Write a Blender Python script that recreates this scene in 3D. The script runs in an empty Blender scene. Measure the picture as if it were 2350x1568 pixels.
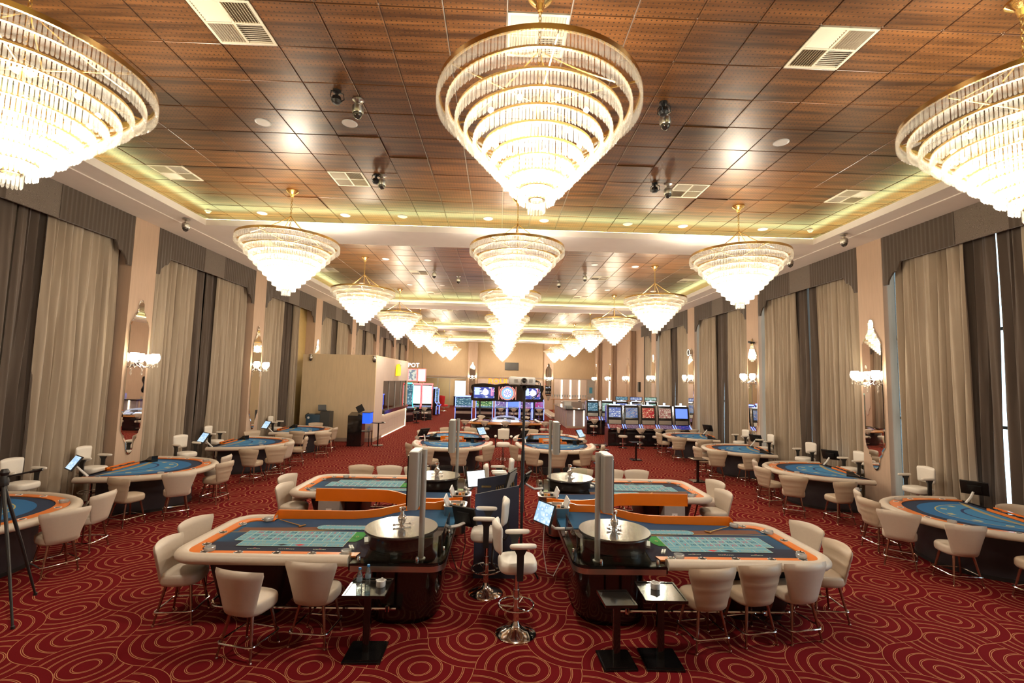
import bpy, bmesh, math, random
from mathutils import Vector, Matrix
random.seed(7)
PI = math.pi
sc = bpy.context.scene
COL = sc.collection

# ------------------------------------------------------------------ camera, world, exposure
HC = 2.957                        # eye height above the carpet
PITCH, YAW, ROLL = -0.08201, 0.02746, 0.02384
def cam_axes():
    cx, sx = math.cos(PITCH), math.sin(PITCH)
    cz, sz = math.cos(ROLL), math.sin(ROLL)
    base = Matrix(((1, 0, 0), (0, 0, -1), (0, 1, 0)))
    rx = Matrix(((1, 0, 0), (0, cx, -sx), (0, sx, cx)))
    rz = Matrix(((cz, -sz, 0), (sz, cz, 0), (0, 0, 1)))
    yw = Matrix(((math.cos(YAW), -math.sin(YAW), 0), (math.sin(YAW), math.cos(YAW), 0), (0, 0, 1)))
    return rz @ rx @ base @ yw
RM = cam_axes()
cam = bpy.data.cameras.new('camera')
cam.sensor_width = 36.0
cam.lens = 1068.17 / 2350 * 36.0
cam.clip_end = 200
co = bpy.data.objects.new('camera', cam)
COL.objects.link(co)
rot = Matrix((RM[0], -RM[1], -RM[2])).transposed().to_4x4()
co.matrix_world = Matrix.Translation((0, 0, HC)) @ rot
sc.camera = co
sc.view_settings.view_transform = 'Standard'
sc.view_settings.look = 'None'
sc.view_settings.gamma = 1.0
sc.view_settings.use_curve_mapping = False
sc.view_settings.exposure = 0.22
sc.cycles.max_bounces = 6
sc.cycles.diffuse_bounces = 3
sc.cycles.glossy_bounces = 3
sc.cycles.transmission_bounces = 4
sc.cycles.transparent_max_bounces = 24
sc.cycles.sample_clamp_indirect = 4.0
sc.cycles.caustics_reflective = False
sc.cycles.caustics_refractive = False
w = bpy.data.worlds.new('world')
sc.world = w
w.use_nodes = True
w.node_tree.nodes['Background'].inputs[0].default_value = (0.62, 0.82, 1.0, 1)
w.node_tree.nodes['Background'].inputs[1].default_value = 4.0
CHAND_W = 430.0                   # each crystal chandelier's lamps
CHAND_C = (1.0, 0.90, 0.74)

# ------------------------------------------------------------------ the room's measures
WL, WR = -8.96, 9.49              # faces of the piers
RL, RR = -9.45, 9.98              # window planes behind them
ZS, ZT = 6.737, 7.12              # soffit, tile ceiling
YF, YB = 48.0, -4.0               # far wall, wall behind the camera
LIPL, LIPR = -7.63, 8.30
TILE = 0.72
COFFERS = [(1.9, 11.92), (13.25, 24.2), (25.6, 35.6), (37.0, 46.8)]
PIER_L = [6.07 - 5.7 + 5.7 * k for k in range(-1, 9)]
PIER_L = [11.78 + 5.7 * k for k in range(-3, 7)]
PIER_R = [11.55 + 5.58 * k for k in range(-3, 7)]

# ------------------------------------------------------------------ mesh building
class MB:
    def __init__(s): s.v = []; s.f = []; s.m = []
    def add(s, vs, fs, mi=0):
        o = len(s.v); s.v += [tuple(p) for p in vs]
        for f in fs: s.f.append(tuple(i + o for i in f)); s.m.append(mi)
    def box(s, x0, x1, y0, y1, z0, z1, mi=0):
        s.add([(x, y, z) for z in (z0, z1) for y in (y0, y1) for x in (x0, x1)],
              [(0, 2, 3, 1), (4, 5, 7, 6), (0, 1, 5, 4), (2, 6, 7, 3), (0, 4, 6, 2), (1, 3, 7, 5)], mi)
    def cbox(s, c, d, mi=0, rot=None):
        o = len(s.v)
        s.box(-d[0] / 2, d[0] / 2, -d[1] / 2, d[1] / 2, -d[2] / 2, d[2] / 2, mi)
        r = rot if rot is not None else Matrix.Identity(3)
        for i in range(o, len(s.v)): s.v[i] = tuple(r @ Vector(s.v[i]) + Vector(c))
    def loops(s, ls, mi=0, cap=True, close=True):
        n = len(ls[0]); vs = [p for l in ls for p in l]; fs = []
        for k in range(len(ls) - 1):
            for i in range(n if close else n - 1):
                j = (i + 1) % n
                fs.append((k * n + i, k * n + j, (k + 1) * n + j, (k + 1) * n + i))
        if cap and close:
            fs.append(tuple(reversed(range(n)))); fs.append(tuple(range((len(ls) - 1) * n, len(ls) * n)))
        s.add(vs, fs, mi)
    def tube(s, pts, r, n=8, closed=False, mi=0, ry=None):
        P = [Vector(p) for p in pts]; N = len(P); ls = []; up = None
        for i, p in enumerate(P):
            a = P[(i - 1) % N] if (closed or i > 0) else p
            b = P[(i + 1) % N] if (closed or i < N - 1) else p
            t = (b - a).normalized()
            if up is None:
                up = Vector((0, 0, 1)) if abs(t.z) < .9 else Vector((0, 1, 0))
            u = t.cross(up).normalized(); v = u.cross(t).normalized()
            if abs(t.z) > .9: up = v
            rr = r[i] if isinstance(r, (list, tuple)) else r
            r2 = rr if ry is None else ry
            ls.append([p + u * rr * math.cos(2 * PI * k / n) + v * r2 * math.sin(2 * PI * k / n) for k in range(n)])
        if closed: ls.append(ls[0])
        s.loops(ls, mi, cap=not closed)
    def lathe(s, prof, n=24, c=(0, 0), mi=0, cap=True):
        s.loops([[(c[0] + r * math.cos(2 * PI * k / n), c[1] + r * math.sin(2 * PI * k / n), z) for k in range(n)] for r, z in prof], mi, cap)
    def prism(s, out, z0, z1, mi=0):
        s.loops([[(x, y, z0) for x, y in out], [(x, y, z1) for x, y in out]], mi)
    def pad(s, out, z0, z1, r, k=3, mi=0, bulge=0.0):
        """cushion: outline rounded over at top and bottom"""
        ls = []
        gx = sum(p[0] for p in out) / len(out); gy = sum(p[1] for p in out) / len(out)
        ex = max(abs(p[0] - gx) for p in out); ey = max(abs(p[1] - gy) for p in out)
        inset = lambda o, d: [(gx + (x - gx) * max(.05, 1 - d / ex), gy + (y - gy) * max(.05, 1 - d / ey)) for x, y in o]
        st = [(1 - math.sin(PI / 2 * i / k), 1 - math.cos(PI / 2 * i / k)) for i in range(k + 1)]
        for dx, dz in st: ls.append([(x, y, z0 + r * dz) for x, y in inset(out, r * dx)])
        ls2 = []
        for dx, dz in st: ls2.append([(x, y, z1 - r * dz) for x, y in inset(out, r * dx)])
        ls = ls[::1]; ls = sorted(ls, key=lambda l: l[0][2]); ls2 = sorted(ls2, key=lambda l: l[0][2])
        if bulge:
            for q_, w_ in ((.35, .55), (.6, .85), (.9, 1.0)): ls2.append([(x, y, z1 + bulge * w_) for x, y in inset(out, r + (min(ex, ey) - r) * q_)])
        s.loops(ls + ls2, mi)
    def quad(s, a, b, c, d, mi=0): s.add([a, b, c, d], [(0, 1, 2, 3)], mi)
    def sphere(s, c, r, nu=10, nv=6, mi=0, sz=1.0):
        s.lathe([(max(1e-4, r * math.sin(PI * k / nv)), c[2] - r * sz * math.cos(PI * k / nv)) for k in range(nv + 1)], nu, c[:2], mi)
    def grid(s, rows, mi=0):
        s.loops(rows, mi, cap=False, close=False)
    def xform(s, M, start=0):
        for i in range(start, len(s.v)): s.v[i] = tuple(M @ Vector(s.v[i]))
    def mesh(s, name, mats, angle=35, fix=True):
        me = bpy.data.meshes.new(name)
        me.from_pydata(s.v, [], s.f)
        if not isinstance(mats, (list, tuple)): mats = [mats]
        for m in mats: me.materials.append(m)
        if len(mats) > 1: me.polygons.foreach_set('material_index', s.m)
        if fix:
            bm = bmesh.new(); bm.from_mesh(me)
            bmesh.ops.recalc_face_normals(bm, faces=bm.faces); bm.to_mesh(me); bm.free()
        if angle:
            me.polygons.foreach_set('use_smooth', [True] * len(me.polygons))
            me.set_sharp_from_angle(angle=math.radians(angle))
        me.update()
        return me

def inset(out, d):
    """move a convex outline inward by d along its vertex normals"""
    if abs(d) < 1e-9: return list(out)
    n = len(out); res = []
    ar = sum(out[i][0] * out[(i + 1) % n][1] - out[(i + 1) % n][0] * out[i][1] for i in range(n))
    sg = 1 if ar > 0 else -1
    for i in range(n):
        a, b, c = out[i - 1], out[i], out[(i + 1) % n]
        tx, ty = c[0] - a[0], c[1] - a[1]; L = math.hypot(tx, ty) or 1
        res.append((b[0] - sg * ty / L * d, b[1] + sg * tx / L * d))
    return res
def superell(a, b, n=3.0, k=24, cx=0, cy=0):
    o = []
    for i in range(k):
        t = 2 * PI * i / k; c, s_ = math.cos(t), math.sin(t)
        o.append((cx + a * math.copysign(abs(c) ** (2 / n), c), cy + b * math.copysign(abs(s_) ** (2 / n), s_)))
    return o
def rrect(x0, x1, y0, y1, r, k=4):
    o = []
    for cx, cy, a in ((x1 - r, y1 - r, 0), (x0 + r, y1 - r, 90), (x0 + r, y0 + r, 180), (x1 - r, y0 + r, 270)):
        for i in range(k + 1):
            t = math.radians(a + 90 * i / k); o.append((cx + r * math.cos(t), cy + r * math.sin(t)))
    return o
def arc(cx, cy, r, a0, a1, k=6):
    return [(cx + r * math.cos(math.radians(a0 + (a1 - a0) * i / k)), cy + r * math.sin(math.radians(a0 + (a1 - a0) * i / k))) for i in range(k + 1)]

# ------------------------------------------------------------------ shader helpers
class X:
    """a value socket with arithmetic that writes Math nodes"""
    def __init__(s, nt, sock): s.nt = nt; s.k = sock
    def op(s, o, b=None, c=None):
        n = s.nt.nodes.new('ShaderNodeMath'); n.operation = o
        for i, q in enumerate((s, b, c)):
            if q is None: continue
            if isinstance(q, X): s.nt.links.new(q.k, n.inputs[i])
            else: n.inputs[i].default_value = q
        return X(s.nt, n.outputs[0])
    def __add__(s, b): return s.op('ADD', b)
    def __sub__(s, b): return s.op('SUBTRACT', b)
    def __mul__(s, b): return s.op('MULTIPLY', b)
    def __truediv__(s, b): return s.op('DIVIDE', b)
    def lt(s, b): return s.op('LESS_THAN', b)
    def gt(s, b): return s.op('GREATER_THAN', b)
    def abs(s): return s.op('ABSOLUTE')
    def floor(s): return s.op('FLOOR')
    def frac(s): return s.op('FRACT')
    def sqrt(s): return s.op('SQRT')
    def sin(s): return s.op('SINE')
    def inv(s): return X.const(s.nt, 1.0) - s
    @staticmethod
    def const(nt, v):
        n = nt.nodes.new('ShaderNodeValue'); n.outputs[0].default_value = v; return X(nt, n.outputs[0])
def hyp(a, b): return (a * a + b * b).sqrt()
def coords(nt, kind='Object'):
    if kind == 'World':
        g = nt.nodes.new('ShaderNodeNewGeometry'); src = g.outputs['Position']
    else:
        t = nt.nodes.new('ShaderNodeTexCoord'); src = t.outputs[kind]
    s = nt.nodes.new('ShaderNodeSeparateXYZ'); nt.links.new(src, s.inputs[0])
    return X(nt, s.outputs[0]), X(nt, s.outputs[1]), X(nt, s.outputs[2]), src
def mixc(nt, fac, a, b):
    n = nt.nodes.new('ShaderNodeMix'); n.data_type = 'RGBA'
    for i, q in ((0, fac), (6, a), (7, b)):
        if isinstance(q, X): nt.links.new(q.k, n.inputs[i])
        elif isinstance(q, bpy.types.NodeSocket): nt.links.new(q, n.inputs[i])
        elif i == 0: n.inputs[i].default_value = q
        else: n.inputs[i].default_value = (*q, 1)
    return n.outputs[2]
def noise(nt, vec, scale, detail=2, stretch=None):
    n = nt.nodes.new('ShaderNodeTexNoise'); n.inputs['Scale'].default_value = scale; n.inputs['Detail'].default_value = detail
    if stretch:
        m = nt.nodes.new('ShaderNodeMapping'); m.inputs['Scale'].default_value = stretch
        nt.links.new(vec, m.inputs[0]); vec = m.outputs[0]
    nt.links.new(vec, n.inputs['Vector'])
    return X(nt, n.outputs[0])
def base(name):
    m = bpy.data.materials.new(name); m.use_nodes = True
    nt = m.node_tree; b = nt.nodes['Principled BSDF']
    return m, nt, b
def put(nt, b, key, q):
    if isinstance(q, X): nt.links.new(q.k, b.inputs[key])
    elif isinstance(q, bpy.types.NodeSocket): nt.links.new(q, b.inputs[key])
    elif isinstance(q, tuple): b.inputs[key].default_value = (*q, 1)
    else: b.inputs[key].default_value = q
def bump(nt, b, h, strength=.3, dist=.01):
    n = nt.nodes.new('ShaderNodeBump'); n.inputs['Strength'].default_value = strength; n.inputs['Distance'].default_value = dist
    nt.links.new(h.k, n.inputs['Height']); nt.links.new(n.outputs[0], b.inputs['Normal'])
def M(name, col, rough=.5, metal=0.0, vary=.12, scale=9.0, stretch=None, coat=0.0, sheen=0.0, bmp=0.0, spec=None):
    """plain surface with a little procedural grain"""
    m, nt, b = base(name)
    x, y, z, vec = coords(nt)
    n = noise(nt, vec, scale, 3, stretch)
    lo = tuple(c * (1 - vary) for c in col); hi = tuple(min(1, c * (1 + vary)) for c in col)
    put(nt, b, 'Base Color', mixc(nt, n, lo, hi))
    b.inputs['Roughness'].default_value = rough; b.inputs['Metallic'].default_value = metal
    if coat: b.inputs['Coat Weight'].default_value = coat; b.inputs['Coat Roughness'].default_value = .08
    if sheen: b.inputs['Sheen Weight'].default_value = sheen
    if spec is not None: b.inputs['Specular IOR Level'].default_value = spec
    if bmp: bump(nt, b, n, bmp, .004)
    return m
def EM(name, col, strength, sample=True):
    m, nt, b = base(name)
    put(nt, b, 'Base Color', tuple(min(.8, c) for c in col))
    put(nt, b, 'Emission Color', col); b.inputs['Emission Strength'].default_value = strength
    b.inputs['Specular IOR Level'].default_value = .08
    if not sample: m.cycles.emission_sampling = 'NONE'
    return m
def glass(name, tint=(.9, .97, .95), refl=.12, rough=.02, body=0.0, bodycol=(.8, .8, .8)):
    """thin clear pane: see-through with a fresnel-like reflection and a little body"""
    m = bpy.data.materials.new(name); m.use_nodes = True; nt = m.node_tree; nt.nodes.clear()
    o = nt.nodes.new('ShaderNodeOutputMaterial'); t = nt.nodes.new('ShaderNodeBsdfTransparent'); g = nt.nodes.new('ShaderNodeBsdfGlossy')
    t.inputs[0].default_value = (*tint, 1); g.inputs['Roughness'].default_value = rough
    lw = nt.nodes.new('ShaderNodeLayerWeight'); lw.inputs[0].default_value = .25
    f = X(nt, lw.outputs['Fresnel']) * .9 + refl * .3
    a = nt.nodes.new('ShaderNodeMixShader'); nt.links.new(f.k, a.inputs[0])
    src = t.outputs[0]
    if body:
        d = nt.nodes.new('ShaderNodeBsdfDiffuse'); d.inputs[0].default_value = (*bodycol, 1)
        tl = nt.nodes.new('ShaderNodeBsdfTranslucent'); tl.inputs[0].default_value = (*bodycol, 1)
        dd = nt.nodes.new('ShaderNodeMixShader'); nt.links.new(d.outputs[0], dd.inputs[1]); nt.links.new(tl.outputs[0], dd.inputs[2])
        bb = nt.nodes.new('ShaderNodeMixShader'); bb.inputs[0].default_value = body
        nt.links.new(t.outputs[0], bb.inputs[1]); nt.links.new(dd.outputs[0], bb.inputs[2]); src = bb.outputs[0]
    nt.links.new(src, a.inputs[1]); nt.links.new(g.outputs[0], a.inputs[2]); nt.links.new(a.outputs[0], o.inputs[0])
    return m

# ------------------------------------------------------------------ things and parts
class N:
    """a node of a prototype: name, mesh, local matrix, children"""
    def __init__(s, name, mesh=None, mat=None, **props):
        s.name = name; s.me = mesh; s.M = mat or Matrix.Identity(4); s.kids = []; s.p = props
    def add(s, name, mesh, mat=None, **props):
        k = N(name, mesh, mat, **props); s.kids.append(k); return k
def inst(node, M4=None, parent=None, **props):
    o = bpy.data.objects.new(node.name, node.me); COL.objects.link(o)
    if parent is not None: o.parent = parent
    o.matrix_local = (M4 if M4 is not None else Matrix.Identity(4)) @ node.M
    for k, v in {**node.p, **props}.items():
        if v is not None: o[k] = v
    for k in node.kids: inst(k, None, o)
    return o
def T(x, y, z=0, rz=0, s=None):
    m = Matrix.Translation((x, y, z)) @ Matrix.Rotation(rz, 4, 'Z')
    if s: m = m @ Matrix.Diagonal((s[0], s[1], s[2], 1))
    return m
def one(name, mb, mats, label=None, cat=None, group=None, M4=None, kind=None, angle=35, parent=None):
    return inst(N(name, mb.mesh(name, mats, angle)), M4, parent, label=label, category=cat, group=group, kind=kind)
ORD = 'first second third fourth fifth sixth seventh eighth ninth tenth eleventh twelfth thirteenth fourteenth fifteenth sixteenth'.split()
# ------------------------------------------------------------------ materials
def mat_carpet():
    m, nt, b = base('carpet')
    x, y, z, vec = coords(nt, 'World')
    W = 1.108; Rr = .70711
    x = x - (-.722); y = y - 5.03
    u = (x + y) / W; v = (y - x) / W
    par = ((u.floor() + v.floor()) * .5).frac() * 2.0
    fu, fv = u.frac(), v.frac()
    a = fu + (fv - fu) * par; c = fv + (fu - fv) * par
    d00, d10, d01, d11 = hyp(a, c), hyp(a - 1, c), hyp(a, c - 1), hyp(a - 1, c - 1)
    i00, i10, i01, i11 = (d.lt(Rr) for d in (d00, d10, d01, d11))
    d = d00 * i00 * i10.inv() + d10 * i10 * i11.inv() + d01 * i01 * i00.inv() + d11 * i11 * i01.inv()
    t = d / (Rr / 5)
    e = ((t + .5).frac() - .5).abs() * (Rr / 5 * W * .7071)
    line = (e - .0078).abs().lt(.0030) * t.gt(.5)
    n = noise(nt, vec, 160, 2); n2 = noise(nt, vec, 1.2, 2)
    red = mixc(nt, n, (.105, .005, .007), (.18, .011, .013))
    tan = mixc(nt, n, (.44, .185, .08), (.62, .32, .155))
    put(nt, b, 'Base Color', mixc(nt, line, red, tan))
    b.inputs['Roughness'].default_value = 1.0; b.inputs['Specular IOR Level'].default_value = .04
    bump(nt, b, n, .5, .004)
    return m
def mat_tile():
    m, nt, b = base('walnut_panel')
    x, y, z, vec = coords(nt, 'World')
    oi = nt.nodes.new('ShaderNodeObjectInfo')
    rnd = X(nt, oi.outputs['Random'])
    st = noise(nt, vec, 1.0, 4, (.5, 9.0, 1)); fine = noise(nt, vec, 1.0, 3, (3.0, 60.0, 1))
    k = st * .95 + fine * .22 + rnd * .09 - .12
    cr = nt.nodes.new('ShaderNodeValToRGB'); nt.links.new(k.k, cr.inputs[0])
    cr.color_ramp.elements[0].position = .34; cr.color_ramp.elements[0].color = (.048, .018, .0055, 1)
    cr.color_ramp.elements[1].position = .70; cr.color_ramp.elements[1].color = (.225, .088, .024, 1)
    px = ((x + .004176) / .06).frac() - .5; py = ((y - 4.930236) / .06).frac() - .5
    hole = hyp(px, py).lt(.16)
    put(nt, b, 'Base Color', mixc(nt, hole, cr.outputs[0], (.035, .016, .008)))
    b.inputs['Roughness'].default_value = .35
    b.inputs['Specular IOR Level'].default_value = .58
    bump(nt, b, hole.inv(), .35, .004)
    return m
def mat_weave(name, col, vx=400, vary=.16, rough=.85):
    m, nt, b = base(name)
    x, y, z, vec = coords(nt, 'World')
    n = noise(nt, vec, 1.0, 2, (18, 18, 2.0)); n2 = noise(nt, vec, .8, 2)
    f = n * .6 + n2 * .4
    put(nt, b, 'Base Color', mixc(nt, f, tuple(c * (1 - vary) for c in col), tuple(c * (1 + vary) for c in col)))
    b.inputs['Roughness'].default_value = rough; b.inputs['Specular IOR Level'].default_value = .25
    bump(nt, b, n, .15, .003)
    return m
def mat_velvet(name, col):
    m, nt, b = base(name)
    x, y, z, vec = coords(nt, 'World')
    n = noise(nt, vec, 1.0, 3, (7, 7, .7))
    put(nt, b, 'Base Color', mixc(nt, n, tuple(c * .82 for c in col), tuple(c * 1.15 for c in col)))
    b.inputs['Roughness'].default_value = .8; b.inputs['Sheen Weight'].default_value = .35; b.inputs['Sheen Roughness'].default_value = .4
    b.inputs['Specular IOR Level'].default_value = .2
    return m
def mat_screen(name, c1, c2, c3, strength, cells=9.0, rows=0, seed=0.0):
    """lit game screen: mosaic of bright symbols on a ground"""
    m, nt, b = base(name)
    x, y, z, vec = coords(nt, 'Generated')
    v = nt.nodes.new('ShaderNodeTexVoronoi'); v.inputs['Scale'].default_value = cells; v.inputs['Randomness'].default_value = .55
    mp = nt.nodes.new('ShaderNodeMapping'); mp.inputs['Location'].default_value = (seed, seed * 1.7, seed * .3); nt.links.new(vec, mp.inputs[0]); nt.links.new(mp.outputs[0], v.inputs['Vector'])
    d = X(nt, v.outputs['Distance'])
    s = nt.nodes.new('ShaderNodeSeparateXYZ'); nt.links.new(v.outputs['Color'], s.inputs[0])
    a = mixc(nt, X(nt, s.outputs[0]).gt(.5), c2, c3)
    col = mixc(nt, d.lt(.30), a, c1)
    put(nt, b, 'Base Color', (.02, .02, .02)); put(nt, b, 'Emission Color', col); b.inputs['Emission Strength'].default_value = strength
    b.inputs['Roughness'].default_value = .3; b.inputs['Specular IOR Level'].default_value = .08
    m.cycles.emission_sampling = 'NONE'
    return m
def mat_crystal():
    m = bpy.data.materials.new('crystal'); m.use_nodes = True; nt = m.node_tree; nt.nodes.clear()
    o = nt.nodes.new('ShaderNodeOutputMaterial')
    t = nt.nodes.new('ShaderNodeBsdfTransparent'); t.inputs[0].default_value = (1, .985, .95, 1)
    tl = nt.nodes.new('ShaderNodeBsdfTranslucent'); tl.inputs[0].default_value = (.95, .93, .88, 1)
    df = nt.nodes.new('ShaderNodeBsdfDiffuse'); df.inputs[0].default_value = (.9, .87, .8, 1)
    g = nt.nodes.new('ShaderNodeBsdfGlossy'); g.inputs['Roughness'].default_value = .12
    a = nt.nodes.new('ShaderNodeMixShader'); a.inputs[0].default_value = .35
    nt.links.new(tl.outputs[0], a.inputs[1]); nt.links.new(df.outputs[0], a.inputs[2])
    c = nt.nodes.new('ShaderNodeMixShader'); c.inputs[0].default_value = .35
    nt.links.new(a.outputs[0], c.inputs[1]); nt.links.new(g.outputs[0], c.inputs[2])
    e = nt.nodes.new('ShaderNodeMixShader'); e.inputs[0].default_value = .27
    nt.links.new(t.outputs[0], e.inputs[1]); nt.links.new(c.outputs[0], e.inputs[2])
    nt.links.new(e.outputs[0], o.inputs[0])
    return m

m_carpet = mat_carpet(); m_tile = mat_tile()
m_grid = M('ceiling_grid_metal', (.42, .36, .30), .45, .4)
m_plaster = M('plaster', (.92, .85, .77), .8, vary=.04, scale=3)
m_plaster2 = M('cornice_plaster', (.86, .78, .70), .8, vary=.04, scale=3)
m_wall = mat_weave('wall_fabric', (.56, .40, .29))
m_wall_far = mat_weave('far_wall_fabric', (.55, .40, .25))
m_booth = mat_weave('booth_fabric', (.74, .58, .36))
m_booth2 = mat_weave('booth_front_panel', (.68, .55, .46))
m_reveal = M('reveal_paint', (.36, .28, .21), .7, vary=.06)
m_beige = mat_velvet('beige_velvet', (.405, .325, .24))
m_dark = mat_velvet('dark_velvet', (.105, .078, .06))
m_pelmet = mat_velvet('pelmet_cloth', (.105, .080, .062))
def mat_brocade():
    m, nt, b = base('brocade')
    x, y, z, vec = coords(nt, 'World')
    v = nt.nodes.new('ShaderNodeTexVoronoi'); v.inputs['Scale'].default_value = 11; nt.links.new(vec, v.inputs['Vector'])
    d = X(nt, v.outputs['Distance']); r = (d * 40.0).sin() * .5 + .5
    put(nt, b, 'Base Color', mixc(nt, r, (.135, .105, .082), (.215, .17, .135))); b.inputs['Roughness'].default_value = .75
    bump(nt, b, r, .4, .01)
    return m
m_brocade = mat_brocade()
m_base = M('baseboard_paint', (.42, .32, .24), .5)
m_gold = M('gold_plate', (.78, .52, .20), .22, 1.0, vary=.08)
m_brass = M('brass', (.62, .44, .17), .35, 1.0, vary=.1)
m_chrome = M('chrome', (.78, .76, .74), .1, 1.0, vary=.03)
m_steel = M('brushed_steel', (.55, .52, .48), .3, 1.0, vary=.08, stretch=(1, 1, 30))
m_alu = M('grey_aluminium', (.40, .38, .335), .5, .35, vary=.05)
m_black = M('black_lacquer', (.008, .007, .007), .12, 0, coat=.6)
m_blackm = M('black_plastic', (.014, .013, .013), .45)
m_wood = M('dark_wenge', (.022, .012, .010), .3, stretch=(2, 2, 20), vary=.35, coat=.3)
m_cream = M('cream_leather', (.61, .515, .41), .42, vary=.05, scale=30, bmp=.06)
m_tan = M('tan_leather', (.51, .395, .28), .42, vary=.05, scale=30, bmp=.06)
m_cream2 = M('white_leather', (.78, .72, .63), .4, vary=.04, scale=30, bmp=.05)
m_leg_tinted = M('reflection_tinted_leg', (.34, .17, .12), .16, .85, vary=.15)  # chrome chair legs; the brown tint paints in the red carpet's reflection
m_orange = M('orange_trim', (.80, .19, .008), .32, vary=.06, coat=.25)
m_navy = M('navy_felt', (.03, .045, .085), .9, vary=.15, scale=60)
m_white = M('white_plastic', (.78, .76, .72), .35, vary=.03)
m_vent = M('vent_enamel', (.72, .63, .46), .45, vary=.04)
m_ventd = M('vent_dark', (.06, .045, .03), .8)
m_frost = glass('frosted_glass', (.9, .92, .9), .1, .2, body=.55, bodycol=(.85, .86, .84))
m_glass = glass('clear_glass', (.93, .97, .95), .10, .02)
m_tint = glass('counter_glass', (.62, .72, .68), .22, .03)
m_mirror = M('mirror_silver', (.9, .88, .85), .015, 1.0, vary=0.0)
m_crystal = mat_crystal()
m_bulb = EM('lamp_bulb', (1.0, .90, .72), 40.0, sample=False)
m_shade = EM('sconce_glass', (1.0, .86, .66), 12.0)
m_cove = EM('cove_led', (.92, 1.0, .48), 11.0)
m_led = EM('led_strip', (1.0, .88, .60), 5.0)
m_lens = M('light_lens', (.82, .76, .68), .3, vary=.02)
m_grey = M('grey_enamel', (.36, .33, .30), .5)
m_label = M('paper_label', (.85, .8, .75), .6)
m_redp = M('red_print', (.65, .05, .05), .6)
m_blue_cab = M('blue_laminate', (.035, .075, .12), .5)
m_dkgrey = M('dark_grey_laminate', (.06, .06, .055), .5)
m_cbase = M('charcoal_laminate', (.030, .025, .030), .45)
m_podium = M('slate_laminate', (.03, .035, .06), .42)

# ------------------------------------------------------------------ floor, ceilings
mb = MB(); mb.box(RL - .6, RR + 1.2, YB - .3, YF + 5, -.12, 0); one('floor', mb, m_carpet, kind='structure')

tile_mb = MB(); tile_mb.loops([[(x, y, 0) for x, y in rrect(-.352, .352, -.352, .352, .004, 1)], [(x, y, -.018) for x, y in rrect(-.352, .352, -.352, .352, .004, 1)], [(x, y, -.022) for x, y in rrect(-.348, .348, -.348, .348, .004, 1)]])
tile_me = tile_mb.mesh('ceiling_tile', m_tile, 0)
X0 = -.004176; Y0 = 4.930236
VENT_AT = set()
def cell(x, y): return (math.floor((x - X0) / TILE), math.floor((y - Y0) / TILE))
vents = [(-3.55, 5.3), (.35, 4.96), (3.95, 5.27), (-3.29, 9.54), (.35, 9.46), (4.03, 9.56), (-6.91, 9.79), (7.63, 9.74),
         (-3.32, 18.39), (-3.39, 22.75), (4.03, 18.41), (4.03, 22.69), (-6.88, 18.5), (7.75, 18.4), (-3.3, 28.6), (4.0, 28.6), (-3.3, 33.2), (4.0, 33.2)]
for v in vents: VENT_AT.add(cell(*v))
# a few panels sit slightly low in the grid
LOW = {cell(-2.3, 8.2), cell(-1.7, 8.9), cell(3.2, 7.2), cell(2.9, 8.3), cell(2.4, 8.9), cell(2.2, 9.4), cell(-4.9, 10.9), cell(4.6, 10.6)}
for ci, (ya, yb) in enumerate(COFFERS):
    root = MB(); root.box(LIPL - .62, LIPR + .62, ya - .62, yb + .62, ZT - .003, ZT + .1)
    # inner sides of the recess
    rt = one('ceiling', root, m_grid, kind='structure')
    s_ = MB()
    for x0, x1, y0, y1 in ((LIPL - .62, LIPL - .58, ya - .6, yb + .6), (LIPR + .58, LIPR + .62, ya - .6, yb + .6), (LIPL - .6, LIPR + .6, ya - .62, ya - .58), (LIPL - .6, LIPR + .6, yb + .58, yb + .62)):
        s_.box(x0, x1, y0, y1, ZS + .1, ZT)
    one('cove_side', s_, m_plaster, parent=rt)
    cells = []
    i0 = math.floor((LIPL - .6 - X0) / TILE) + 1; i1 = math.floor((LIPR + .6 - X0) / TILE)
    j0 = math.floor((ya - .6 - Y0) / TILE) + 1; j1 = math.floor((yb + .6 - Y0) / TILE)
    for j in range(j0, j1):
        for i in range(i0, i1):
            if (i, j) not in VENT_AT: cells.append((i, j))
    ctr = lambda i, j: (X0 + (i + .5) * TILE, Y0 + (j + .5) * TILE)
    vis = [c for c in cells if ctr(*c)[1] > 3.9] if ci == 0 else cells
    vis.sort(key=lambda c: ctr(*c)[1])
    singles = set(vis[:299]) if ci < 2 else set()
    tn = N('ceiling_tile', tile_me)
    rest = MB()
    for c in cells:
        cx, cy = ctr(*c)
        low = -.02 if c in LOW else -.0035 * random.random()
        if c in singles:
            inst(tn, Matrix.Translation((cx, cy, ZT + low)) @ Matrix.Rotation(random.uniform(-.002, .002), 4, 'X'), rt)
        else:
            o = len(rest.v); rest.box(cx - .352, cx + .352, cy - .352, cy + .352, ZT - .022 + low, ZT + low - .003)
    # the cut edge strips that close the grid against the cove
    xa, xb = X0 + i0 * TILE, X0 + i1 * TILE; ja, jb = Y0 + j0 * TILE, Y0 + j1 * TILE
    for x0, x1 in ((LIPL - .6, xa), (xb, LIPR + .6)):
        for j in range(j0, j1): rest.box(x0 + .008, x1 - .008, Y0 + j * TILE + .008, Y0 + (j + 1) * TILE - .008, ZT - .022, ZT - .003)
    for y0, y1 in ((ya - .6, ja), (jb, yb + .6)):
        for i in range(i0, i1): rest.box(X0 + i * TILE + .008, X0 + (i + 1) * TILE - .008, y0 + .008, y1 - .008, ZT - .022, ZT - .003)
    one('edge_tile', rest, m_tile, kind='stuff', parent=rt, angle=0)

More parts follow.
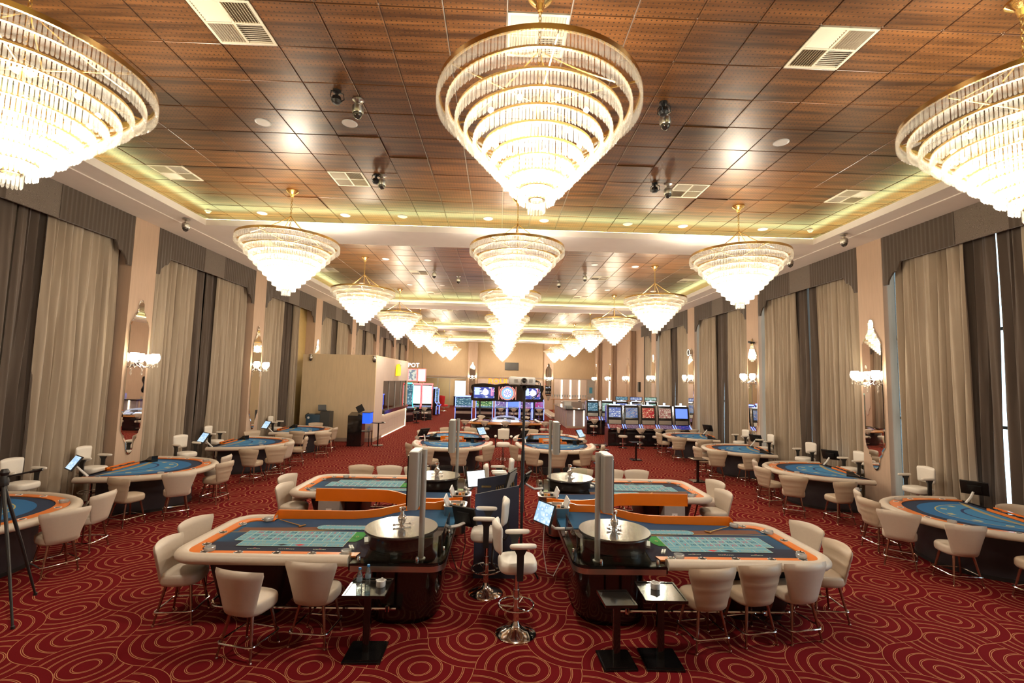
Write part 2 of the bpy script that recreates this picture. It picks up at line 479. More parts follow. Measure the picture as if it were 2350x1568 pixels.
# ------------------------------------------------------------------ soffit, cornice, cove lips
def frame_rect(mb, x0, x1, y0, y1, t, z0, z1):
    mb.box(x0 - t, x0, y0 - t, y1 + t, z0, z1); mb.box(x1, x1 + t, y0 - t, y1 + t, z0, z1)
    mb.box(x0, x1, y0 - t, y0, z0, z1); mb.box(x0, x1, y1, y1 + t, z0, z1)
sf = MB()
ys = [YB] + [q for c in COFFERS for q in c] + [YF]
SX0, SX1 = RL - .55, RR + 1.1
for a, b in zip(ys[0::2], ys[1::2]): sf.box(LIPL - .001, LIPR + .001, a, b, ZS, ZS + .10)
sf.box(SX0, LIPL, YB, YF, ZS, ZS + .10); sf.box(LIPR, SX1, YB, YF, ZS, ZS + .10)
one('trim_1', sf, m_plaster, kind='structure', angle=0)['label'] = 'pale plaster soffit and cross beams around the wooden coffers'
lp = MB()
for a, b in COFFERS: frame_rect(lp, LIPL + .006, LIPR - .006, a + .006, b - .006, .085, ZS - .004, ZS + .155)
one('trim_2', lp, m_plaster, kind='structure', angle=0)['label'] = 'pale upstand lip around each wooden coffer'
st = MB()
st.box(SX0, -8.14, YB, YF, ZS - .02, ZS + .01); st.box(8.76, SX1, YB, YF, ZS - .02, ZS + .01)
one('trim_3', st, m_plaster2, kind='structure', angle=0)['label'] = 'stepped cornice board along both long walls'
for i, (a, b) in enumerate(COFFERS):
    lb = MB(); frame_rect(lb, LIPL - .10, LIPR + .10, a - .10, b + .10, .04, ZS + .102, ZS + .195)
    one('cove_light', lb, m_cove, 'warm yellow light strip hidden behind the lip of the ' + ORD[i] + ' ceiling coffer', 'cove light', 'cove lights of the coffers')

# ------------------------------------------------------------------ long walls, piers, windows
wl = MB(); wl.box(RL - .55, RL - .02, YB, YF + .4, 0, ZS + .3)
wall_l = one('wall_left', wl, m_reveal, kind='structure', angle=0)
wr = MB()
WIN_R = []      # window openings of the daylit wall: (y0, y1)
for k in range(-2, 4):
    a, b = PIER_R[3 + k - 1] + .42, PIER_R[3 + k] - .42 if 3 + k < len(PIER_R) else 0
    if b > a and a > -4 and a < 30: WIN_R.append((a + .95, b + .80))
WIN_R = sorted(WIN_R)
z0w, z1w = .25, 6.35
edges = [YB] + [q for p in WIN_R for q in p] + [YF + .4]
for a, b in zip(edges[0::2], edges[1::2]): wr.box(RR, RR + .5, a, b, 0, ZS + .3)
for a, b in WIN_R: wr.box(RR, RR + .5, a, b, 0, z0w); wr.box(RR, RR + .5, a, b, z1w, ZS + .3)
wall_r = one('wall_right', wr, m_reveal, kind='structure', angle=0)
m_frame = M('window_frame_paint', (.10, .09, .085), .4)
for i, (a, b) in enumerate(WIN_R):
    fr = MB(); t = .06
    fr.box(RR + .20, RR + .28, a, a + t, z0w, z1w); fr.box(RR + .20, RR + .28, b - t, b, z0w, z1w)
    for z in (z0w, 2.2, 4.2, z1w - t): fr.box(RR + .20, RR + .28, a + t, b - t, z, z + t)
    for q in (1, 2): y = a + (b - a) * q / 3; fr.box(RR + .205, RR + .275, y - .025, y + .025, z0w + t, z1w - t)
    wn = one('window_%d' % (i + 1), fr, m_frame, kind='structure', angle=0)
    for q in range(3):
        g = MB(); ya, yb = a + (b - a) * q / 3, a + (b - a) * (q + 1) / 3
        g.box(RR + .235, RR + .243, ya + .03, yb - .03, z0w + .05, z1w - .05); one('pane', g, m_glass, parent=wn, angle=0)
pier_me = {}
for side, wall, ps in ((-1, wall_l, PIER_L), (1, wall_r, PIER_R)):
    for y in ps:
        p = MB()
        x0, x1 = (RL - .05, WL) if side < 0 else (WR, RR + .05)
        if y > YF: continue
        if side < 0: p.box(x0, x1, y - .40, y + .40, 0, ZS + .05)
        else: p.box(WR, WR + .12, y - .40, y + .40, 0, ZS + .05); p.box(WR + .12, RR + .05, y - .12, y + .30, 0, ZS + .05)
        pp = one('pier', p, m_wall, parent=wall, angle=0)
        bb = MB(); e = .018
        bb.box(x0 if side > 0 else x0, x1, y - .40 - e, y + .40 + e, 0, .12)
        if side > 0: bb = MB(); bb.box(WR - e, WR + .13, y - .40 - e, y + .40 + e, 0, .12)
        else: bb = MB(); bb.box(RL, WL + e, y - .40 - e, y + .40 + e, 0, .12)
        one('baseboard', bb, m_base, parent=pp, angle=0)
# the side wall past the windows and the boarded bay
bw = MB(); bw.box(RR - .02, RR + .02, 30.3, YF, 0, ZS); one('panel', bw, m_wall, parent=wall_r, angle=0)
yb_ = MB(); yb_.box(RL - .03, RL + .06, 17.95, 22.9, 0, ZS); one('panel', yb_, M('yellowed_board', (.48, .33, .12), .7), parent=wall_l, angle=0)
mb = MB(); mb.box(RL - .6, RR + 1.2, YB - .3, YB, 0, ZT); one('wall_back', mb, m_wall, kind='structure', angle=0)
# ------------------------------------------------------------------ pelmets and drapes
HWR, HWL = 5.58 / 2 - .42, 5.7 / 2 - .41
def smooth(t): t = max(0, min(1, t)); return t * t * (3 - 2 * t)
def pel_bot(d): return 5.50 + .30 * math.sqrt(max(0, min(1, (d - .13) / .20))) + .20 * smooth((d - .38) / .14)
def pelmet_part(y0, y1, hw, pleat):
    mb = MB(); n = max(2, int((y1 - y0) / (.018 if pleat else .06)))
    f, bk = [], []
    for i in range(n + 1):
        y = y0 + (y1 - y0) * i / n; zb = pel_bot(hw - abs(y))
        x = (.016 * (2 * abs(((y / .105) % 1) - .5)) if pleat else .006) - .01
        f.append((y, x, zb))
    rows = [[(x, y, ZS - .021) for y, x, zb in f], [(x, y, zb + .012) for y, x, zb in f], [(x - .006, y, zb) for y, x, zb in f], [(-.05, y, zb) for y, x, zb in f], [(-.05, y, ZS - .021) for y, x, zb in f]]
    mb.loops(rows, cap=False, close=False)
    for e in (0, -1): mb.add([rows[k][e] for k in range(5)], [(0, 1, 2, 3, 4)])
    return mb
def pelmet_node(hw):
    nd = N('pelmet')
    for a, b, pl in ((-hw, -.52, 1), (.52, hw, 1)): nd.add('pleated_panel', pelmet_part(a, b, hw, pl).mesh('pleated_panel', m_pelmet, 50, fix=True))
    nd.add('center_panel', pelmet_part(-.52, .52, hw, 0).mesh('center_panel', m_brocade, 50), label='paler patterned middle panel')
    return nd
def drape(wd, lam, amp, seed, hook=0):
    r = random.Random(seed); mb = MB(); nf = max(3, round(wd / lam)); n = nf * 12; amp *= 1.35
    ph = [r.uniform(-.35, .35) for _ in range(nf + 2)]; am = [r.uniform(.55, 1.2) for _ in range(nf + 2)]
    rows = []; NZ = 12
    for k in range(NZ + 1):
        z = .03 + 6.15 * k / NZ; v = k / NZ; row = []
        for i in range(n + 1):
            t = i / 12; j = int(t); fr_ = smooth(t - j)
            p = ph[j] * (1 - fr_) + ph[min(j + 1, nf)] * fr_; a = am[j] * (1 - fr_) + am[min(j + 1, nf)] * fr_
            q = 2 * PI * (t + p + .16 * math.sin(v * 2.2 + j * 1.7))
            s_ = 1.7 * abs(math.sin(q / 2)) ** .75 - 1.0
            yy = wd * (i / n - .5) + .012 * math.sin(q) + .03 * math.sin(v * 3 + seed) * (1 - v)
            row.append((amp * a * s_ * (.75 + .35 * (1 - v)) + .012 * math.sin(9 * v + i * .9 + seed), yy, z))
        rows.append(row)
    mb.grid(rows)
    return mb
E_BEIGE = [drape(1.82, .20, .078, s).mesh('drape', m_beige, 80) for s in (3, 11, 23, 31)]
E_DARK = [drape(.50, .165, .058, s).mesh('drape_dark', m_dark, 80) for s in (5, 17, 29)]
PEL = {1: pelmet_node(HWR), -1: pelmet_node(HWL)}
SIDE = {1: 'daylit wall', -1: 'cashier-side wall'}
nb = 0
for side in (-1, 1):
    ps = PIER_L if side < 0 else PIER_R
    W = WL if side < 0 else WR; hw = HWL if side < 0 else HWR; per = 5.7 if side < 0 else 5.58
    bays = [0.5 * (a + b) for a, b in zip(ps, ps[1:])]
    bays = [y for y in bays if 4 < y < (32 if side > 0 else 46)]
    for bi, yc in enumerate(bays):
        R0 = T(W, yc, 0, 0 if side < 0 else PI)
        cut = side > 0 and yc > 30
        if cut:
            nd = N('pelmet'); nd.add('pleated_panel', pelmet_part(.25, hw, hw, 1).mesh('pleated_panel', m_pelmet, 50))
            inst(nd, R0, label='cropped brown pelmet, last window of the ' + SIDE[side], category='pelmet', group='window pelmets')
        else:
            inst(PEL[side], R0, label='brown pleated pelmet, %s window along the %s' % (ORD[bi], SIDE[side]), category='pelmet', group='window pelmets')
        # order along +Y of the world: nearest beige, nearest dark, farther dark, farther beige
        specs = [('beige', -(.52 + hw - .10) / 2, hw - .10 - .50), ('dark', -.385, .755), ('dark', .385, .755), ('beige', (.52 + hw - .10) / 2, hw - .10 - .50)]
        words = ['nearer beige', 'nearer dark', 'farther dark', 'farther beige']
        if side < 0 and bi == 2: specs[3] = ('beige', .52 + .28, .58)
        if cut: specs = specs[:2]; specs[0] = ('beige', -(.52 + hw - .10) / 2, hw - .6)
        for si, (kind, yo, wd) in enumerate(specs):
            me = (E_BEIGE[(bi * 2 + si + (side > 0)) % 4] if kind == 'beige' else E_DARK[(bi + si) % 3])
            sy = wd / (1.82 if kind == 'beige' else .5)
            gap = .004 * (1 if si in (1,) else -1 if si == 2 else 0) * (1 if side > 0 else -1)
            m4 = T(W - side * -(.22 if kind == 'beige' else .30), yc + yo - gap, 0, 0 if side < 0 else PI, (1, sy, 1))
            nm = 'drape' if kind == 'beige' else 'dark_drape'
            inst(N(nm, me), m4, label='%s velvet drape under the %s pelmet of the %s' % (words[si], ORD[bi], SIDE[side]), category='curtain', group='window drapes')

# ------------------------------------------------------------------ mirrors and sconces on the piers
half = [(0, 4.73), (.05, 4.71), (.085, 4.64), (.085, 4.52), (.10, 4.44), (.17, 4.34), (.20, 4.25), (.27, 4.17), (.31, 4.08), (.315, 3.9), (.315, 1.62), (.30, 1.50), (.22, 1.40), (.20, 1.31), (.13, 1.22), (.11, 1.05), (.08, .97), (.03, .93), (0, .92)]
mo = half + [(-a, z) for a, z in reversed(half[1:-1])]
mm = MB(); mm.loops([[(.004, y, z) for y, z in mo], [(.018, y, z) for y, z in mo], [(.026, y * .93, 2.8 + (z - 2.8) * .985) for y, z in mo]])
mir = N('wall_mirror', mm.mesh('wall_mirror', m_mirror, 1))
sn = N('wall_sconce')
b_ = MB(); b_.lathe([(.001, 0), (.09, 0), (.085, .02), (.05, .03), (.03, .06), (.001, .065)], 16); b_.xform(Matrix.Rotation(PI / 2, 4, 'Y')); sn.add('back_plate', b_.mesh('back_plate', m_chrome), T(.027, 0, 0))
arm_pts = [(.06, 0, 0), (.16, .03, -.10), (.22, .16, -.13), (.22, .28, -.06), (.21, .34, .0)]
for k, sy in enumerate((-1, 1)):
    a = MB(); a.tube([(x, y * sy, z) for x, y, z in arm_pts], .012, 6)
    a.tube([(.06, 0, .02), (.12, .05 * sy, .14), (.15, .13 * sy, .17), (.16, .17 * sy, .12)], .009, 6)
    sn.add('arm', a.mesh('arm', m_chrome))
a = MB(); a.tube([(.06, 0, 0), (.2, 0, -.14), (.32, 0, -.10), (.34, 0, -.03)], .012, 6); sn.add('arm', a.mesh('arm', m_chrome))
shade = MB(); shade.lathe([(.03, 0), (.06, .012), (.095, .06), (.108, .12), (.10, .18), (.082, .225)], 16, cap=False); shade_me = shade.mesh('glass_shade', m_shade)
dish = MB(); dish.lathe([(.001, -.02), (.05, -.02), (.075, -.005), (.07, .0), (.001, .0)], 14)
for q in range(6):
    c, s_ = math.cos(q * PI / 3) * .068, math.sin(q * PI / 3) * .068
    dish.lathe([(.001, -.12), (.014, -.085), (.004, -.05), (.002, -.01)], 5, (c, s_))
dish_me = dish.mesh('crystal_dish', m_crystal)
for x, y, z in ((.21, -.34, .0), (.21, .34, .0), (.34, 0, -.03)):
    k = sn.add('glass_shade', shade_me, T(x, y, z)); k.add('crystal_dish', dish_me)
dr = MB(); dr.lathe([(.001, -.34), (.03, -.28), (.012, -.22), (.035, -.17), (.01, -.12), (.02, -.02)], 8, (.16, 0)); sn.add('crystal_drop', dr.mesh('crystal_drop', m_crystal))
for side, ps in ((-1, PIER_L), (1, PIER_R)):
    n_ = 0
    for y in ps:
        if y < 9 or y > 47: continue
        if side < 0 and 22 < y < 47 and y > 24 and y < 30: pass
        m4 = T(WL, y, 0) if side < 0 else T(WR, y, 0, PI)
        inst(mir, m4, label='tall scalloped mirror on the %s pier of the %s' % (ORD[n_], SIDE[side]), category='mirror', group='pier mirrors')
        inst(sn, (T(WL, y, 3.17) if side < 0 else T(WR, y, 3.17, PI)), label='crystal wall sconce in front of the %s mirror of the %s' % (ORD[n_], SIDE[side]), category='sconce', group='crystal wall sconces')
        n_ += 1

# ------------------------------------------------------------------ chandeliers
def chandelier():
    nd = N('chandelier')
    c = MB(); c.lathe([(.001, 1.225), (.13, 1.225), (.13, 1.20), (.10, 1.17), (.05, 1.13), (.03, 1.06), (.001, 1.05)], 20); nd.add('canopy', c.mesh('canopy', m_gold))
    ch = MB()
    z = 1.06; k = 0
    while z > .06:
        pts = []
        for i in range(8):
            t = 2 * PI * i / 8; a, b = .017 * math.cos(t), .032 * math.sin(t)
            pts.append((a if k % 2 else 0, 0 if k % 2 else a, z - .03 + b))
        ch.tube(pts, .006, 4, closed=True); z -= .047; k += 1
    nd.add('chain', ch.mesh('chain', m_brass))
    for q in range(4):
        a = q * PI / 2 + .5; s_ = MB(); p0 = Vector((0, 0, .62)); p1 = Vector((.82 * math.cos(a), .82 * math.sin(a), .045))
        n = 26
        s_.tube([p0.lerp(p1, i / n) - Vector((0, 0, .03 * math.sin(PI * i / n))) for i in range(n + 1)], [.007 if i % 2 else .011 for i in range(n + 1)], 4)
        nd.add('support_chain', s_.mesh('support_chain', m_brass))
    sp = MB()
    for q in range(3):
        a = q * PI / 3; sp.cbox((0, 0, .012), (2.08, .012, .018), rot=Matrix.Rotation(a, 3, 'Z'))
    sp.lathe([(.001, -.02), (.09, -.02), (.09, .05), (.001, .05)], 16)
    sp.tube([(0, 0, .05), (0, 0, -1.0)], .02, 6)
    nd.add('spokes', sp.mesh('spoke_frame', m_brass)).name = 'spoke_frame'
    NT = 11
    for t in range(NT):
        f = t / (NT - 1); r = 1.055 * (1 - f) + .08 * f
        zt = .03 - 1.06 * f if t > 1 else (.03, -.055)[t]
        L = .125
        ring = MB(); ring.lathe([(r - .014, zt - .012), (r + .012, zt - .012), (r + .012, zt + (.04 if t == 0 else .010)), (r - .014, zt + (.04 if t == 0 else .010)), (r - .014, zt - .012)], 64 if t < 8 else 32, cap=False)
        rg = nd.add('ring', ring.mesh('ring', m_gold))
        cr = MB(); n = max(10, int(2 * PI * r / .033))
        for i in range(n):
            a = 2 * PI * i / n; ca, sa = math.cos(a), math.sin(a); rr = r + .006 * (i % 2)
            o = Vector((rr * ca, rr * sa, 0)); u = Vector((-sa, ca, 0)); v = Vector((ca, sa, 0)); h = .0125
            tri = [o + u * h - v * .006, o - u * h - v * .006, o + v * .014]
            top = zt - .012
            cr.loops([[p + Vector((0, 0, top)) for p in tri], [p + Vector((0, 0, top - L)) for p in tri], [o + (p - o) * .3 + Vector((0, 0, top - L - .014)) for p in tri]])
        rg.add('crystal_fringe', cr.mesh('crystal_fringe', m_crystal, 0, fix=False), kind='stuff')
    bl = MB()
    for rr, z, n in ((.58, -.26, 10), (.44, -.45, 8), (.28, -.65, 5), (.12, -.86, 3)):
        for i in range(n): a = 2 * PI * i / n + z * 5; bl.sphere((rr * math.cos(a), rr * math.sin(a), z), .028, 8, 6)
    nd.add('bulb_ring', bl.mesh('bulb_ring', m_bulb), kind='stuff')
    return nd
CH = chandelier()
CX = [-4.75, .35, 5.45]; CY = [4.72, 10.33, 16.1, 21.9, 27.7, 33.6, 39.9, 45.6]
RIM = ZT - 1.225 - .022
for ri, y in enumerate(CY):
    for ci, x in enumerate(CX):
        y = 4.48 if (ri == 0 and ci != 1) else CY[ri]
        nm = ('cashier-side', 'middle', 'slot-machine-side')[ci]
        o = inst(CH, T(x, y, RIM, ri * .37 + ci * .6), label='tiered crystal chandelier, number %s from the front in the %s row' % (ORD[ri], nm), category='chandelier', group='crystal chandeliers')
        for z, p, rad in ((-.50, .6, .24), (-.80, .4, .12)):
            ld = bpy.data.lights.new('chandelier_lamp', 'POINT'); ld.energy = CHAND_W * p; ld.color = CHAND_C; ld.shadow_soft_size = rad
            lo = bpy.data.objects.new('chandelier_lamp', ld); COL.objects.link(lo); lo.parent = o; lo.location = (0, 0, z)

# ------------------------------------------------------------------ ceiling fittings
vn = N('ceiling_vent')
f = MB(); H = .352
for a, b in ((-H, -H + .035), (H - .035, H), (-.014, .014)): f.box(a, b, -H, H, -.012, .014); f.box(-H, H, a, b, -.0115, .0135)
vn.add('vent_frame', f.mesh('vent_frame', m_vent, 0))
bk = MB(); bk.box(-H + .03, H - .03, -H + .03, H - .03, .016, .02); vn.add('vent_backing', bk.mesh('vent_backing', m_ventd, 0))
for qx, qy in ((-1, -1), (1, -1), (-1, 1), (1, 1)):
    g = MB(); dirx = qx * qy > 0
    for i in range(9):
        t = (i + .5) / 9 * .30 + .016
        sgn = (qy if dirx else qx)
        rotm = Matrix.Rotation(math.radians(48) * sgn, 3, 'X' if dirx else 'Y')
        if dirx: g.cbox((qx * .165, qy * t, .0), (.30, .032, .003), rot=rotm)
        else: g.cbox((qx * t, qy * .165, .0), (.032, .30, .003), rot=rotm)
    vn.add('louvre', g.mesh('louvre', m_vent, 0), kind='stuff')
rown = {}
for i, (x, y) in enumerate(vents):
    c = cell(x, y); cx, cy = X0 + (c[0] + .5) * TILE, Y0 + (c[1] + .5) * TILE
    co_ = 0 if y < 12 else 1 if y < 24.5 else 2
    lab = 'square cream ceiling vent, %s of the %s coffer counted from the front' % (ORD[[k for k in range(len(vents)) if (0 if vents[k][1] < 12 else 1 if vents[k][1] < 24.5 else 2) == co_].index(i)], ORD[co_])
    inst(vn, T(cx, cy, ZT - .018), label=lab, category='vent', group='ceiling vents')
dn = N('downlight')
d = MB(); d.lathe([(.001, .004), (.125, .004), (.125, -.010), (.115, -.016), (.10, -.010)], 28); dn.add('trim_ring', d.mesh('trim_ring', m_white))
d = MB(); d.lathe([(.001, -.004), (.101, -.004), (.101, -.012), (.001, -.014)], 28); dn.add('diffuser', d.mesh('diffuser', m_lens))
dl = [(-3.99, 7.48), (-2.55, 7.41), (3.26, 7.43), (4.71, 7.49), (6.9, 7.4), (-6.21, 11.9), (-4.06, 11.85), (-2.58, 11.8), (-.37, 11.75), (1.08, 11.75), (3.28, 11.8), (4.75, 11.83), (6.91, 11.86),
      (-4.07, 16.23), (-2.6, 16.23), (3.31, 16.14), (4.79, 16.23), (6.9, 16.2), (-6.2, 20.7), (-4.07, 20.7), (-2.62, 20.65), (4.81, 20.6), (3.33, 20.6), (6.9, 20.6), (-2.6, 28), (-4, 28), (3.3, 28), (4.8, 28), (-2.6, 33), (3.3, 33), (4.8, 33), (-4, 33)]
for i, (x, y) in enumerate(dl):
    a, b = ('nearest', 0) if y < 9 else ('end', 1) if y < 12.5 else ('second coffer front', 2) if y < 18 else ('second coffer back', 3) if y < 24 else ('third coffer', 4)
    same = sorted([q for q in dl if (0 if q[1] < 9 else 1 if q[1] < 12.5 else 2 if q[1] < 18 else 3 if q[1] < 24 else 4) == b])
    inst(dn, T(x, y, ZT - .02), label='round white downlight, %s along the %s row counted from the cashier side' % (ORD[same.index((x, y))], a), category='downlight', group='ceiling downlights')
cm = N('dome_camera')
d = MB(); d.lathe([(.001, 0), (.085, 0), (.085, -.015), (.05, -.03), (.035, -.05), (.035, -.10), (.001, -.10)], 18); cm.add('mount', d.mesh('mount', m_steel))
d = MB(); d.lathe([(.001, -.09), (.06, -.09), (.085, -.12), (.088, -.20), (.075, -.225), (.001, -.225)], 18); cm.add('housing', d.mesh('housing', m_steel))
d = MB(); d.lathe([(.072, -.222), (.07, -.25), (.05, -.285), (.02, -.305), (.001, -.308)], 18, cap=False); cm.add('lens_dome', d.mesh('lens_dome', M('smoked_dome', (.10, .09, .08), .08, .6)))
for x, y, z, lab in ((-2.21, 6.74, ZT, 'silver dome camera beside the nearest black ceiling device'), (2.44, 6.72, ZT, 'silver dome camera hanging below a black bracket by the middle chandelier'), (-2.5, 9.37, ZT, 'silver dome camera between the downlights and the coffer edge, cashier side'),
                     (3.43, 9.3, ZT, 'silver dome camera next to a ceiling vent, slot-machine side'), (-7.81, 11.46, ZS, 'dome camera under the soffit above the first cashier-side pier'), (8.42, 10.98, ZS, 'dome camera under the soffit near the daylit pelmet'),
                     (8.42, 13.1, ZS, 'dome camera under the soffit partly behind a chandelier'), (-2.58, 17.82, ZT, 'dome camera in the second coffer beside a vent'), (-1.72, 18.68, ZT, 'dome camera in the second coffer nearest its middle'),
                     (3.24, 17.62, ZT, 'dome camera in the second coffer, slot-machine side, nearer one'), (2.41, 18.95, ZT, 'dome camera in the second coffer, slot-machine side, farther one')):
    inst(cm, T(x, y, z - .019), label=lab, category='camera', group='ceiling dome cameras')
bn = N('ceiling_bracket')
d = MB(); d.lathe([(.001, 0), (.06, 0), (.06, -.03), (.025, -.05), (.025, -.09), (.06, -.10), (.075, -.16), (.05, -.20), (.001, -.21)], 12); bn.add('body', d.mesh('body', m_blackm))
d = MB()
for a in range(3): q = a * 2.1; d.tube([(.02 * math.cos(q), .02 * math.sin(q), -.02), (.10 * math.cos(q), .10 * math.sin(q), -.06), (.11 * math.cos(q), .11 * math.sin(q), -.14), (.05 * math.cos(q), .05 * math.sin(q), -.18)], .009, 5)
bn.add('cable', d.mesh('cable', m_blackm))
for x, y, lab in ((-2.46, 6.54, 'black cabled ceiling device between two chandeliers, cashier side'), (2.33, 6.5, 'black cabled ceiling device just above a silver dome camera'), (3.14, 9.28, 'small black ceiling device beside the camera near the vent'), (-2.62, 9.34, 'small black ceiling device touching a silver camera'), (1.2, 27.4, 'small black ceiling device in the third coffer')):
    inst(bn, T(x, y, ZT - .019), label=lab, category='ceiling device', group='black ceiling devices')
sd = MB(); sd.lathe([(.001, 0), (.075, 0), (.075, -.02), (.05, -.04), (.045, -.06), (.001, -.065)], 16)
sdm = sd.mesh('smoke_detector', m_white)
for x, y, lab in ((-7.55, 11.85, 'smoke detector in the cashier-side corner of the first coffer'), (8.15, 11.8, 'smoke detector in the daylit corner of the first coffer')): inst(N('smoke_detector', sdm), T(x, y, ZT - .021), label=lab, category='detector')
# ------------------------------------------------------------------ seating
def back_surface(wb, wt, z0, h, yb, lean, wrap, th, crown=.04, quilt=0, nu=28, nv=12):
    """padded fan-shaped back: closed loops stacked from bottom to top; the sitter is at +y"""
    mb = MB(); ls = []
    for k in range(nv + 1):
        v = k / nv
        e = min(1.0, math.sqrt(max(.0, 1 - ((v - .5) * 2) ** 8)) + .04)
        w = (wb + (wt - wb) * (v ** 1.15))
        loop = []
        for i in range(nu):
            a = 2 * PI * i / nu; c, s_ = math.cos(a), math.sin(a)
            u = math.copysign(abs(c) ** .75, c); q = math.copysign(abs(s_) ** .6, s_)
            uu = u * (1 - .06 * (1 - e))
            z = z0 + v * (h + crown * (1 - u * u)) - .0
            qd = 1 + (quilt * (abs(math.sin(v * PI * 4.5)) - .5) if quilt else 0)
            y = yb - lean * v + wrap * u * u * (.4 + .6 * v) + q * th * e * qd * (1 - .25 * u * u)
            loop.append((w * uu, y, z))
        ls.append(loop)
    mb.loops(ls)
    return mb
def gaming_chair(quilt):
    nd = N('casino_chair'); m_cream = m_tan if quilt else globals()['m_cream']
    s_ = MB(); s_.pad(superell(.232, .225, 3.0, 28), .435, .575, .045, 4, bulge=.012); nd.add('seat', s_.mesh('seat', m_cream, 50))
    nd.add('backrest', back_surface(.18, .31, .44, .47, -.20, .09, .085, .042, .022, quilt).mesh('backrest', m_cream, 60))
    for sx in (-1, 1):
        for sy in (-1, 1):
            l = MB(); l.tube([(sx * .13, sy * .13, .46), (sx * .20, sy * .20, .05), (sx * .206, sy * .206, .012)], [.019, .012, .011], 8)
            l.lathe([(.001, 0), (.018, 0), (.016, .012), (.011, .02)], 8, (sx * .206, sy * .206))
            nd.add('leg', l.mesh('leg', m_leg_tinted))
    f = MB(); pts = rrect(-.215, .215, -.215, .215, .05, 3); f.tube([(x, y, .155) for x, y in pts], .0105, 8, closed=True); nd.add('footrest', f.mesh('footrest', m_chrome))
    u = MB(); u.lathe([(.001, .43), (.13, .43), (.15, .458), (.001, .458)], 12); nd.add('seat_plate', u.mesh('seat_plate', m_black))
    return nd
CHAIR = [gaming_chair(0), gaming_chair(.6)]
def dealer_stool():
    nd = N('dealer_stool')
    b = MB(); b.lathe([(.001, .0), (.235, .0), (.238, .01), (.225, .022), (.14, .05), (.07, .085), (.045, .12), (.038, .15), (.001, .15)], 32); nd.add('base', b.mesh('base', m_chrome, 40))
    c = MB(); c.lathe([(.036, .13), (.036, .50), (.028, .50), (.028, .74)], 16); nd.add('column', c.mesh('column', m_chrome))
    r = MB(); r.tube([(.205 * math.cos(2 * PI * i / 28), .205 * math.sin(2 * PI * i / 28), .33) for i in range(28)], .011, 8, closed=True)
    for q in range(3): a = q * 2 * PI / 3 + .5; r.tube([(.03 * math.cos(a), .03 * math.sin(a), .30), (.2 * math.cos(a), .2 * math.sin(a), .328)], .008, 6)
    nd.add('foot_ring', r.mesh('foot_ring', m_chrome))
    s_ = MB(); s_.pad(superell(.225, .225, 3.6, 28), .735, .865, .045, 4, bulge=.012); nd.add('seat', s_.mesh('seat', m_cream2, 50))
    k = back_surface(.185, .20, .95, .33, -.235, .03, .045, .05, .02); nd.add('backrest', k.mesh('backrest', m_cream2, 60))
    j = MB(); j.tube([(0, -.12, .74), (0, -.25, .73), (0, -.30, .80), (0, -.285, 1.08)], .016, 6); nd.add('back_bracket', j.mesh('back_bracket', m_blackm))
    for sx in (-1, 1):
        a = MB(); x = sx * .262
        a.loops([[(x - .014, -.035, .70), (x + .014, -.035, .70), (x + .014, .035, .70), (x - .014, .035, .70)], [(x - .014, -.04, .98), (x + .014, -.04, .98), (x + .014, .04, .98), (x - .014, .04, .98)], [(x - .02, -.075, 1.05), (x + .02, -.075, 1.05), (x + .02, .075, 1.05), (x - .02, .075, 1.05)]])
        a.box(min(x, 0), max(x, 0), -.03, .03, .715, .73)
        h = nd.add('armrest', a.mesh('armrest', m_blackm))
        p = MB(); p.pad(superell(.045, .155, 2.6, 20, x, .03), 1.05, 1.10, .022, 3); h.add('arm_pad', p.mesh('arm_pad', m_cream2, 50))
    return nd
STOOL = dealer_stool()
def slot_stool():
    nd = N('slot_stool')
    b = MB(); b.lathe([(.001, 0), (.20, 0), (.20, .012), (.05, .04), (.001, .04)], 24); nd.add('base', b.mesh('base', m_chrome, 40))
    c = MB(); c.lathe([(.028, .03), (.028, .47)], 12); nd.add('column', c.mesh('column', m_chrome))
    r = MB(); r.tube([(.16 * math.cos(2 * PI * i / 20), .16 * math.sin(2 * PI * i / 20), .2) for i in range(20)], .009, 6, closed=True)
    r.tube([(-.16, 0, .2), (.16, 0, .2)], .008, 6); nd.add('foot_ring', r.mesh('foot_ring', m_chrome))
    s_ = MB(); s_.pad(superell(.22, .20, 2.4, 24), .46, .56, .035, 3); nd.add('seat', s_.mesh('seat', m_cream, 50))
    # shell back carried on a bent arm
    nd.add('backrest', back_surface(.07, .25, .66, .22, -.22, .03, .09, .03, .05, .2).mesh('backrest', m_cream, 60))
    k = MB(); k.tube([(-.03, -.10, .46), (-.03, -.27, .50), (-.03, -.275, .76)], .014, 6); k.tube([(.03, -.10, .46), (.03, -.27, .50), (.03, -.275, .76)], .014, 6); nd.add('back_bracket', k.mesh('back_bracket', m_blackm))
    return nd
SLOTSTOOL = slot_stool()
def chair(x, y, face, label, quilt=1, group='cream casino chairs'):
    """face: compass angle in degrees the sitter looks along, 90 = away from the camera"""
    inst(CHAIR[quilt], T(x, y, 0, math.radians(face - 90)), label=label, category='chair', group=group)
def stool(x, y, face, label): inst(STOOL, T(x, y, 0, math.radians(face - 90)), label=label, category='stool', group='dealer stools')

